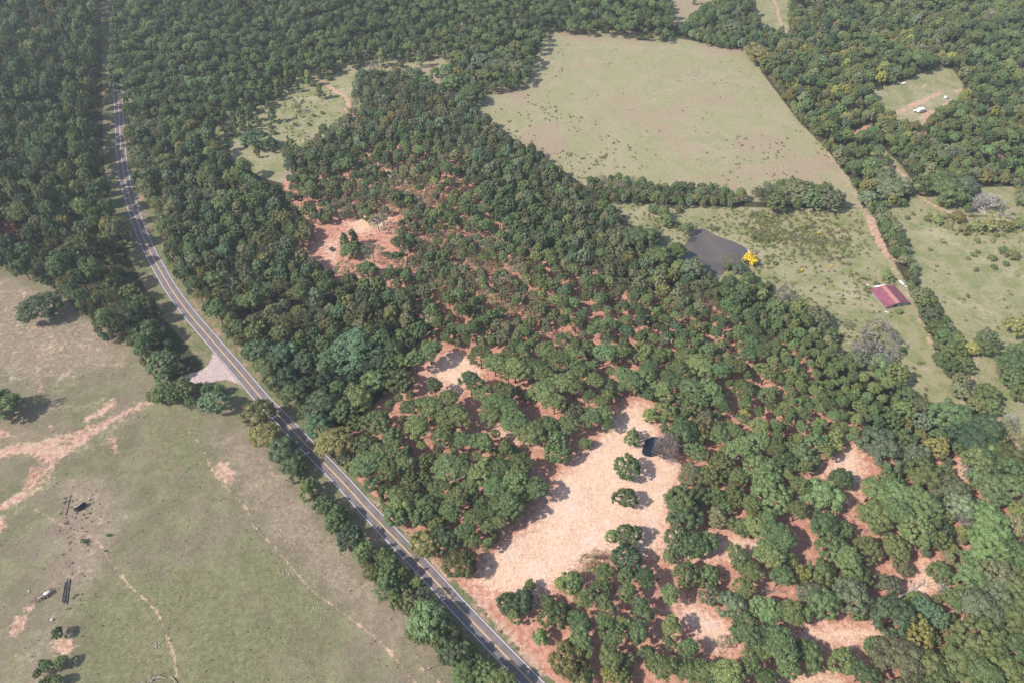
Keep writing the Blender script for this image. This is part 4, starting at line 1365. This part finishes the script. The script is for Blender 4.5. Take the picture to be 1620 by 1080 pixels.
dead_tree('dead_tree', 1520, 842, 9, .18, M['dead'], 'grey leafless crown in the middle of the eastern thicket', 19, False, 0, 4, 3, .05, 3)
dead_tree('dead_tree', 286, 398, 9, .18, M['dead'], 'pale dead branches poking out beside the upper road bend', 20, False, 0, 3, 3, .05, 2, 6)


def log(name, p0, p1, r, mat, label, cat='log', seed=1, twigs=3):
    a, b = at(*p0), at(*p1)
    L = math.hypot(b[0] - a[0], b[1] - a[1])
    ang = math.atan2(b[1] - a[1], b[0] - a[0])
    rr = random.Random(seed)
    mb = MB()
    mb.tube([(0, 0, r), (L * .35, rr.uniform(-.1, .1) * L * .1, r * 1.1), (L * .7, rr.uniform(-.1, .1) * L * .1, r), (L, 0, r)], [r, r * .85, r * .6, r * .3], 8)
    o = link(name, mb.mesh(name, mat, True), None, (a[0], a[1], 0), ang)
    if twigs:
        m2 = MB()
        for k in range(twigs):
            t = rr.uniform(.5, 1)
            branches(m2, (L * t, 0, r), (rr.uniform(.2, 1), rr.uniform(-1, 1), rr.uniform(0, .5)), L * .22, r * .4, 1, rr, .7, .1, .03, 2)
        link('branches', m2.mesh('branches', mat, True), o)
    tag(o, label, cat)


log('fallen_log', (1421, 946), (1463, 922), .42, M['dead'], 'long pale fallen log across the bare patch in the southeast', seed=2, twigs=5)
log('fallen_log', (1375, 958), (1398, 949), .4, M['dead'], 'short pale log lying left of the long pale log', seed=3, twigs=0)
log('fallen_log', (1362, 843), (1378, 833), .35, M['dead'], 'dull log in the gap below the forked bare patch', seed=4, twigs=0)
log('fallen_log', (1267, 862), (1281, 853), .3, M['dead'], 'short log on red ground left of the grey-green oak gap', seed=5, twigs=0)
log('fallen_pole', (104.4, 815), (113.3, 781.7), .16, M['pipe'], 'long dark pole lying left of the black tank shell', 'pole', 6, 0)
log('fallen_branch', (466, 781), (480, 792), .1, M['dead_dark'], 'thin dark branch on the pasture beside the roadside row', 'branch', 7, 3)
log('fallen_pole', (1138, 1036), (1152, 1026), .12, M['bark'], 'slim dark pole lying in the bottom fork of bare ground', 'pole', 8, 0)


def brush_ring():
    x, y = at(255, 1080)
    rr = random.Random(21)
    root = bpy.data.objects.new('brush_pile', None)
    C.objects.link(root)
    root.location = (x, y, 0)
    for k in range(9):
        mb = MB()
        a = rr.uniform(-.6, 3.4)
        pts = []
        R0 = rr.uniform(3.2, 5.6)
        for j in range(6):
            t = a + j * .22
            pts.append((math.cos(t) * R0 * 1.15, math.sin(t) * R0 * .55 + rr.uniform(-.2, .2), .25 + rr.uniform(0, .35)))
        mb.tube(pts, [.17, .15, .14, .12, .1, .06], 5)
        link('branch', mb.mesh('branch', M['pale_wood'], True), root)
    for k in range(5):
        mb = MB()
        branches(mb, (-4 + rr.uniform(-1, 1), rr.uniform(-1, 1), .3), (rr.uniform(-1, 1), rr.uniform(-1, 1), .2), 2.6, .12, 2, rr, .8, 0, .04, 3)
        link('branch', mb.mesh('branch', M['pale_wood'], True), root)
    tag(root, 'ring of pale dry branches at the bottom edge of the pasture', 'brush pile')


brush_ring()


def stones():
    rr = random.Random(31)
    mb = MB()
    regs = [(455, 850, 16, 26), (462, 905, 16, 20), (545, 900, 12, 18), (500, 965, 22, 14), (110, 575, 26, 14), (360, 690, 24, 12), (30, 602, 16, 14), (370, 760, 14, 14), (250, 1020, 5, 10), (122, 740, 3, 2), (30, 840, 30, 8), (40, 510, 30, 14)]
    for cx, cy, s, n in regs:
        for k in range(n):
            x, y = at(cx + rr.gauss(0, s * .6), cy + rr.gauss(0, s * .5))
            q = rr.uniform(.14, .38)
            mb.quad_box((x, y, q * .3), (q * rr.uniform(.8, 1.8), q, q * .8), rr.uniform(0, 3), rr.uniform(-.3, .3))
    o = link('gravel', mb.mesh('gravel', M['limestone']))
    tag(o, 'scattered pale stones and chips lying in the pasture', 'stones', kind='stuff')


stones()


# ------------------------------------------------------------------ barn
def roof_mat():
    T = NT("red_sheet_roof")
    P = T.obj()
    n = T.noise(P, .35, 5, .65)
    c = T.mix(T.ramp(n, .35, .7), (0.21, 0.06, 0.085), (0.25, 0.10, 0.135))
    sep = T.n("SeparateXYZ")
    T.l(P, sep.inputs[0])
    mp = T.n("Mapping")
    mp.inputs["Scale"].default_value = (.22, 1.4, 1)
    T.l(P, mp.inputs[0])
    st = T.noise(mp.outputs[0], 1.0, 4, .6)
    # rust runs down from the ridge
    near = T.math('SUBTRACT', 1.0, T.math('MULTIPLY', T.math('ABSOLUTE', T.math('ADD', sep.outputs[0], 0.5)), .28), clamp=True)
    f = T.ramp(T.math('ADD', T.math('MULTIPLY', near, .62), T.math('MULTIPLY', st, .75)), .62, .85)
    c = T.mix(f, c, (0.37, 0.175, 0.155))
    return T.surf(c, .5, .4, metal=.0, bump=n, bstr=.1, bdist=.03)


M['roof'] = roof_mat()


def barn():
    A = np.array(at(1383, 462))
    B = np.array(at(1396, 489.5))
    D = np.array(at(1430, 483.5))
    W = np.linalg.norm(D - B)
    L = np.linalg.norm(B - A)
    ydir = (A - B) / L
    xdir = (D - B) / W
    cen = (A + D) / 2
    ang = math.atan2(xdir[1], xdir[0])
    root = bpy.data.objects.new('barn', None)
    C.objects.link(root)
    root.location = (cen[0], cen[1], 0)
    root.rotation_euler = (0, 0, ang)
    hw, hl, he, hr = W / 2, L / 2, 2.2, 4.3
    # four walls
    for nm, c, s in (('wall', (-hw, 0, he / 2), (.15, L, he)), ('wall', (hw, 0, he / 2), (.15, L, he))):
        mb = MB()
        mb.quad_box(c, s)
        link(nm, mb.mesh(nm, M['grey']), root)
    for sy_ in (-1, 1):
        mb = MB()
        y0 = sy_ * hl
        if sy_ < 0:   # front gable, with a dark opening between its sheets
            for x0, x1, zb in ((-hw, -2.9, 0), (-2.9, .4, 2.2), (.4, 2.9, 0), (2.9, 4.2, 1.9), (4.2, hw, 0)):
                def hh(x):
                    return he + (hr - he) * (1 - abs(x) / hw) - .06
                b = len(mb.v)
                for yy in (y0 - .07, y0 + .07):
                    mb.v += [(x0, yy, zb), (x1, yy, zb), (x1, yy, hh(x1)), (x0, yy, hh(x0))]
                    if x0 < 0 < x1:
                        pass
                mb.f += [(b, b + 1, b + 2, b + 3), (b + 7, b + 6, b + 5, b + 4), (b, b + 4, b + 5, b + 1), (b + 3, b + 2, b + 6, b + 7), (b, b + 3, b + 7, b + 4), (b + 1, b + 5, b + 6, b + 2)]
        else:
            b = len(mb.v)
            for yy in (y0 - .07, y0 + .07):
                mb.v += [(-hw, yy, 0), (hw, yy, 0), (hw, yy, he), (0, yy, hr - .06), (-hw, yy, he)]
            mb.f += [(b, b + 1, b + 2, b + 3, b + 4), (b + 9, b + 8, b + 7, b + 6, b + 5), (b, b + 5, b + 6, b + 1), (b + 1, b + 6, b + 7, b + 2), (b + 2, b + 7, b + 8, b + 3), (b + 3, b + 8, b + 9, b + 4), (b + 4, b + 9, b + 5, b)]
        link('gable_wall', mb.mesh('gable_wall', M['grey']), root)
    # sheet roof, each sheet with raised seams
    nsh = 18
    for side in (-1, 1):
        mb = MB()
        run = hw + 1.25
        sl = math.atan2(hr - he, hw)
        for k in range(nsh):
            y0 = -hl - .35 + (L + .7) * k / nsh
            y1 = -hl - .35 + (L + .7) * (k + 1) / nsh
            lift = .015 * (k % 2)
            b = len(mb.v)
            zt, zb = hr + .08 + lift, hr + .08 - run * math.tan(sl) + lift
            xe = side * run
            mb.v += [(side * .02, y0, zt), (xe, y0, zb), (xe, y1, zb), (side * .02, y1, zt), (side * .02, y0, zt - .07), (xe, y0, zb - .07), (xe, y1, zb - .07), (side * .02, y1, zt - .07)]
            fs = [(b, b + 1, b + 2, b + 3), (b + 7, b + 6, b + 5, b + 4), (b, b + 4, b + 5, b + 1), (b + 1, b + 5, b + 6, b + 2), (b + 2, b + 6, b + 7, b + 3), (b + 3, b + 7, b + 4, b)]
            mb.f += fs if side < 0 else [tuple(reversed(f)) for f in fs]
            mb.quad_box(((xe + side * .02) / 2, y0, (zt + zb) / 2 + .04), (abs(run) / math.cos(sl), .07, .07), 0, side * sl)
        link('roof_slope', mb.mesh('roof_slope', M['roof']), root)
    mb = MB()
    mb.quad_box((0, 0, hr + .1), (.5, L + .7, .06))
    o = link('ridge_cap', mb.mesh('ridge_cap', M['roof']), root)
    mb = MB()
    mb.quad_box((-2.2, hl + .9, 3.55), (7.6, 1.3, .08), 0, 0)
    link('white_sheet', mb.mesh('white_sheet', M['white']), root)['label'] = 'white sheet metal along the back eave'
    mb = MB()
    mb.quad_box((-.8, -hl + .6, 1.2), (3.4, .3, 2.2))  # black box behind the opening, standing in for the shade inside
    link('opening_shade', mb.mesh('opening_shade', M['black']), root)
    tag(root, 'old barn with a red and rusty sheet metal roof beside the hedgerow track', 'barn')


barn()


def junk(name, px, py, items, label, cat, part='sheet'):
    x, y = at(px, py)
    root = bpy.data.objects.new(name, None)
    C.objects.link(root)
    root.location = (x, y, 0)
    for c, s, rz, ry, m in items:
        mb = MB()
        mb.quad_box(c, s, rz, ry)
        link(part, mb.mesh(part, M[m]), root)
    tag(root, label, cat)
    return root


junk('sheet_metal_pile', 1430, 452, [((0, 0, .5), (2.2, 5.0, .12), .45, .5, 'white'), ((-.9, 2.4, .6), (1.2, 4.0, .1), .35, -.4, 'white'), ((-2.2, 4.2, .4), (.5, 3.6, .12), .3, .2, 'grey'), ((.6, -1.4, .8), (1.8, 2.2, .1), .7, .3, 'white'), ((-1.2, 1.0, .2), (2.0, 2.6, .1), 1.0, 0, 'grey')],
     'heap of white sheet metal between the barn and the hedgerow', 'scrap pile')
junk('sheet_metal_pile', 1374, 455, [((0, 2.0, .4), (1.6, 1.0, .5), .3, .2, 'white'), ((1.8, -.6, .4), (1.4, 1.2, .5), .8, -.2, 'white'), ((2.6, -2.4, .3), (2.8, .5, .3), .4, 0, 'grey'), ((.8, -2.0, .3), (1.0, 1.0, .4), .1, 0, 'black')],
     'white and grey scrap lying left of the barn', 'scrap pile')
junk('sheet_metal_pile', 1402, 494, [((0, 0, .25), (2.3, .7, .15), -.4, .1, 'white'), ((1.2, -.5, .25), (1.0, .5, .15), .2, .1, 'white')], 'small white sheet lying in front of the barn', 'scrap pile')
junk('sheet_metal_pile', 1316, 520, [((0, 0, .4), (1.4, .8, .5), .4, .2, 'white'), ((1.0, .8, .3), (.8, .8, .4), .9, -.2, 'grey')], 'small white scrap between bushes at the lower meadow edge', 'scrap pile')
junk('rubble_pile', 749, 143, [((0, 0, .5), (2.4, 1.6, .8), .4, .1, 'white'), ((1.6, 1.5, .4), (1.8, 1.4, .5), .9, .2, 'white'), ((-1.5, -2.6, .3), (2.0, .9, .4), .1, 0, 'grey'), ((2.6, 4.6, .4), (1.5, 1.2, .6), .3, .1, 'white')],
     'pale rubble among the trees in front of the hidden shack', 'rubble')


def shack():
    x, y = at(746, 128)
    root = bpy.data.objects.new('shack', None)
    C.objects.link(root)
    root.location = (x, y, 0)
    root.rotation_euler = (0, 0, .2)
    mb = MB()
    mb.quad_box((0, 0, 1.3), (4.6, 4.5, 2.6))
    link('wall', mb.mesh('wall', M['white']), root)
    for s in (-1, 1):
        mb = MB()
        mb.quad_box((0, s * 1.35, 3.1), (5.2, 2.9, .1), 0, 0)
        me = mb.mesh('roof_slope', M['white'] if s < 0 else M['redpaint'])
        o = link('roof_slope', me, root)
        for v in me.vertices:
            v.co.z += (1.4 - abs(v.co.y)) * .3
    mb = MB()
    mb.quad_box((1.2, -2.3, 1.0), (.95, .08, 2.0))
    link('door', mb.mesh('door', M['redpaint']), root)
    mb = MB()
    mb.quad_box((-1.4, -2.3, 1.5), (1.0, .08, .9))
    link('window', mb.mesh('window', M['glass']), root)
    tag(root, 'small white shack with a faded red roof half hidden among trees', 'shack')


shack()


def camper():
    x, y = at(1455, 178)
    root = bpy.data.objects.new('camper_trailer', None)
    C.objects.link(root)
    root.location = (x, y, 0)
    root.rotation_euler = (0, 0, .35)
    mb = MB()
    # rounded box body by cross sections
    sec = []
    for t in np.linspace(-1, 1, 9):
        k = (1 - abs(t) ** 4 * .35)
        sec.append((t * 3.8, k))
    for i, (xx, k) in enumerate(sec):
        for a in range(12):
            th = 2 * math.pi * a / 12
            cy = math.copysign(abs(math.cos(th)) ** .45, math.cos(th)) * 2.0 * k
            cz = math.copysign(abs(math.sin(th)) ** .45, math.sin(th)) * 1.7 * k
            mb.v.append((xx, cy, 2.4 + cz))
    for i in range(len(sec) - 1):
        for a in range(12):
            b = (a + 1) % 12
            mb.f.append((i * 12 + a, (i + 1) * 12 + a, (i + 1) * 12 + b, i * 12 + b))
    mb.f.append(tuple(range(12)))
    mb.f.append(tuple(reversed(range((len(sec) - 1) * 12, len(sec) * 12))))
    link('body', mb.mesh('body', M['white']), root)
    for xx in (-1.9, 0, 1.9):
        mb = MB()
        mb.quad_box((xx, -2.0, 2.8), (1.0, .1, .8))
        link('window', mb.mesh('window', M['glass']), root)
    mb = MB()
    mb.quad_box((.95, -2.02, 1.9), (.7, .08, 2.0))
    link('door', mb.mesh('door', M['grey']), root)
    for s in (-1, 1):
        mb = MB()
        mb.tube([(-.3, s * 1.7 - .15, .45), (-.3, s * 1.7 + .15, .45)], [.45, .45], 12)
        link('wheel', mb.mesh('wheel', M['tyre']), root)
    mb = MB()
    mb.quad_box((4.6, 0, .6), (1.8, .15, .15))
    link('drawbar', mb.mesh('drawbar', M['rust']), root)
    mb = MB()
    mb.quad_box((-5.4, 1.4, 2.2), (3.2, 2.0, .1), .1, .08)
    for dx, dy in ((-6.8, .6), (-6.8, 2.2), (-4.0, .6), (-4.0, 2.2)):
        mb.quad_box((dx, dy, 1.08), (.1, .1, 2.15))
    link('awning', mb.mesh('awning', M['white']), root)
    tag(root, 'white camper trailer at the lower edge of the wooded homestead clearing', 'camper trailer')


camper()


def vehicle(name, px, py, rz, mat, label, cat, L=4.6):
    x, y = at(px, py)
    root = bpy.data.objects.new(name, None)
    C.objects.link(root)
    root.location = (x, y, 0)
    root.rotation_euler = (0, 0, rz)
    prof = [(-.5, .45), (-.5, .85), (-.44, .95), (-.2, 1.0), (-.1, 1.45), (.2, 1.5), (.32, 1.0), (.48, .9), (.5, .45)]
    mb = MB()
    for s in (-.9, .9):
        for a, z in prof:
            mb.v.append((a * L, s * (.85 if z > 1.2 else 1), z))
    n = len(prof)
    mb.f.append(tuple(range(n)))
    mb.f.append(tuple(reversed(range(n, 2 * n))))
    for k in range(n):
        k2 = (k + 1) % n
        mb.f.append((k, n + k, n + k2, k2))
    link('body', mb.mesh('body', mat), root)
    mb = MB()
    mb.quad_box((.26 * L, 0, 1.26), (.4, 1.45, .03), 0, 1.1)
    link('windscreen', mb.mesh('windscreen', M['glass']), root)
    for a in (-.32, .32):
        for s in (-.85, .85):
            mb = MB()
            mb.tube([(a * L, s - .1, .34), (a * L, s + .1, .34)], [.34, .34], 12)
            link('wheel', mb.mesh('wheel', M['tyre']), root)
    tag(root, label, cat)


vehicle('parked_car', 1430, 133, .2, M['white'], 'white car parked under the trees at the upper homestead clearing edge', 'car')
vehicle('parked_car', 1505, 160, .5, M['grey'], 'grey car parked at the right side of the homestead clearing', 'car')


def tank(px, py, r, h, mat, label, cat, name='water_tank'):
    x, y = at(px, py)
    root = bpy.data.objects.new(name, None)
    C.objects.link(root)
    root.location = (x, y, 0)
    mb = MB()
    mb.tube([(0, 0, 0), (0, 0, h * .85), (0, 0, h * .95), (0, 0, h)], [r, r, r * .8, r * .35], 16)
    link('body', mb.mesh('body', mat, True), root)
    mb = MB()
    mb.tube([(0, 0, h), (0, 0, h + .12)], [r * .22, r * .22], 10)
    link('lid', mb.mesh('lid', M['grey']), root)
    tag(root, label, cat)


tank(1495, 156, 1.4, 2.2, M['white'], 'round white water tank on the homestead lawn', 'water tank')
tank(82.6, 980, .45, .8, M['white'], 'small white drum on the pasture below the trailer', 'drum', 'drum')
tank(46, 935, .35, .6, M['white'], 'pale drum left of the steel trailer', 'drum', 'drum')
tank(407, 836, .3, .5, M['white'], 'tiny white bucket beside the cattle trail', 'bucket', 'bucket')


def flatbed():
    A = np.array(at(57, 950))
    B = np.array(at(86, 934))
    L = np.linalg.norm(B - A)
    ang = math.atan2(*(B - A)[::-1])
    c = (A + B) / 2
    root = bpy.data.objects.new('utility_trailer', None)
    C.objects.link(root)
    root.location = (c[0], c[1], 0)
    root.rotation_euler = (0, 0, ang)
    w = 2.5
    for s in (-1, 1):
        mb = MB()
        mb.quad_box((0, s * w / 2, .75), (L, .2, .22))
        link('side_rail', mb.mesh('side_rail', M['rust']), root)
        mb = MB()
        mb.quad_box((.15 * L, s * w / 2, 1.25), (L * .55, .1, .12))
        for k in range(4):
            mb.quad_box((-.1 * L + k * L * .17, s * w / 2, 1.02), (.1, .1, .34))
        link('stake_rail', mb.mesh('stake_rail', M['rust']), root)
        for k in (-.8, .8):
            mb = MB()
            mb.tube([(k + .6, s * (w / 2 + .1), .42), (k + .6, s * (w / 2 + .38), .42)], [.42, .42], 12)
            link('wheel', mb.mesh('wheel', M['tyre']), root)
    for k in range(6):
        mb = MB()
        mb.quad_box((-L / 2 + .3 + k * (L - .6) / 5, 0, .74), (.16, w - .2, .14))
        link('cross_member', mb.mesh('cross_member', M['rust']), root)
    mb = MB()
    mb.quad_box((-.2 * L, 0.3, .86), (L * .34, w * .5, .06))
    link('deck', mb.mesh('deck', M['dead_dark']), root)
    mb = MB()
    mb.tube([(-L / 2, .9, .7), (-L / 2 - 1.6, 0, .6)], [.09, .09], 6)
    mb.tube([(-L / 2, -.9, .7), (-L / 2 - 1.6, 0, .6)], [.09, .09], 6)
    link('drawbar', mb.mesh('drawbar', M['rust']), root)
    tag(root, 'rusty steel trailer frame standing on the pasture near the red clay scar', 'trailer')
    # white tank carried on it
    r2 = bpy.data.objects.new('liquid_tank', None)
    C.objects.link(r2)
    q = c + (B - A) / L * (L * .18)
    r2.location = (q[0], q[1], .82)
    r2.rotation_euler = (0, 0, ang)
    mb = MB()
    mb.tube([(-1.25, 0, .62), (-1.1, 0, .62), (1.1, 0, .62), (1.25, 0, .62)], [.4, .62, .62, .4], 14)
    for v in range(len(mb.v)):
        x_, y_, z_ = mb.v[v]
        mb.v[v] = (x_, y_ * 1.15, z_)
    link('body', mb.mesh('body', M['white'], True), r2)
    mb = MB()
    mb.tube([(0, 0, 1.22), (0, 0, 1.34)], [.2, .2], 10)
    link('lid', mb.mesh('lid', M['grey']), r2)
    tag(r2, 'bright white tank riding on the rusty trailer', 'tank')


flatbed()


def pipes():
    A = np.array(at(101.5, 956))
    B = np.array(at(107.5, 916))
    L = np.linalg.norm(B - A)
    ang = math.atan2(*(B - A)[::-1])
    rr = random.Random(4)
    for k in range(7):
        c = (A + B) / 2 + np.array([k * .36 - .9, 0])
        mb = MB()
        l = L * rr.uniform(.72, .98)
        mb.tube([(-l / 2, 0, .16), (l / 2, 0, .16)], [.15, .15], 8)
        o = link('pipe', mb.mesh('pipe', M['pipe'], True), None, (c[0] + rr.uniform(-.1, .1), c[1] + rr.uniform(-.8, .8), 0), ang + rr.uniform(-.02, .02))
        o.location.z = 0.0
        tag(o, f"dark steel pipe, {['leftmost', 'second from left', 'third from left', 'middle', 'third from right', 'second from right', 'rightmost'][k] if k != 3 else 'middle one'} of the seven lying beside the weeds".replace('middle of', 'middle of'), 'pipe', 'pipes laid out on the pasture')


pipes()


def shell():
    """Curved black tank shell standing open towards the wood, with a pale rim."""
    x, y = at(128, 803)
    root = bpy.data.objects.new('tank_shell', None)
    C.objects.link(root)
    root.location = (x, y, 0)
    root.rotation_euler = (0, 0, rad(-48))
    n, R0 = 20, 3.1
    for nm, ri, ro, z0, z1, m in (('shell_wall', R0 - .09, R0, 0, 3.2, 'black'), ('rim', R0 - .12, R0 + .05, 3.2, 3.3, 'white')):
        mb = MB()
        for i in range(n + 1):
            a = math.pi * (-.42 + .84 * i / n)
            hh = z1 - (1.2 * abs(2 * i / n - 1) ** 3 if True else 0)
            zl = z0 if z0 == 0 else hh - .12
            for rr_, z in ((ri, zl), (ro, zl), (ro, hh), (ri, hh)):
                k = 1 - .3 * z / 3.2
                mb.v.append((math.cos(a) * rr_ * k - 1.4, math.sin(a) * rr_ * k, z))
        for i in range(n):
            for q in range(4):
                q2 = (q + 1) % 4
                mb.f.append((i * 4 + q, i * 4 + q2, (i + 1) * 4 + q2, (i + 1) * 4 + q))
        mb.f.append((3, 2, 1, 0))
        mb.f.append((n * 4, n * 4 + 1, n * 4 + 2, n * 4 + 3))
        link(nm, mb.mesh(nm, M[m]), root)
    mb = MB()  # flat black sheet that fills the inside of the shell
    for i in range(n + 1):
        a = math.pi * (-.42 + .84 * i / n)
        mb.v.append((math.cos(a) * R0 * .98 - 1.4, math.sin(a) * R0 * .98, .12))
    mb.v.append((-.9, 0, .12))
    for i in range(n):
        mb.f.append((n + 1, i, i + 1))
    link('dark_fill', mb.mesh('dark_fill', M['black']), root)
    tag(root, 'black curved steel tank shell with a pale rim standing in the pasture', 'tank shell')


shell()


def post():
    x, y = at(677.5, 1058.5)
    root = bpy.data.objects.new('utility_post', None)
    C.objects.link(root)
    root.location = (x, y, 0)
    mb = MB()
    mb.tube([(0, 0, 0), (-.05, -.02, 2.4), (-.08, 0, 5.0)], [.14, .12, .1], 8)
    link('pole', mb.mesh('pole', M['pale_wood'], True), root)
    mb = MB()
    mb.quad_box((.25, .35, .3), (.7, .4, .55))
    link('box', mb.mesh('box', M['white']), root)
    tag(root, 'single wooden post casting a thin shadow beside the lower roadside trees', 'post')


post()

# ------------------------------------------------------------------ haze
bm = bmesh.new()
bmesh.ops.create_cube(bm, size=1.0)
me = bpy.data.meshes.new('haze')
bm.to_mesh(me)
bm.free()
hz = link('haze', me)
hz.scale = (6600, 6600, 309)
hz.location = (0, 0, 151.5)
T = NT("haze")
pv = T.n("VolumePrincipled")
pv.inputs["Color"].default_value = (0.84, 0.92, 1.0, 1)
pv.inputs["Density"].default_value = 0.00012
pv.inputs["Anisotropy"].default_value = 0.2
T.l(pv.outputs[0], T.out.inputs["Volume"])
me.materials.append(T.m)
tag(hz, 'thin summer haze lying over the whole landscape', 'haze', kind='stuff')
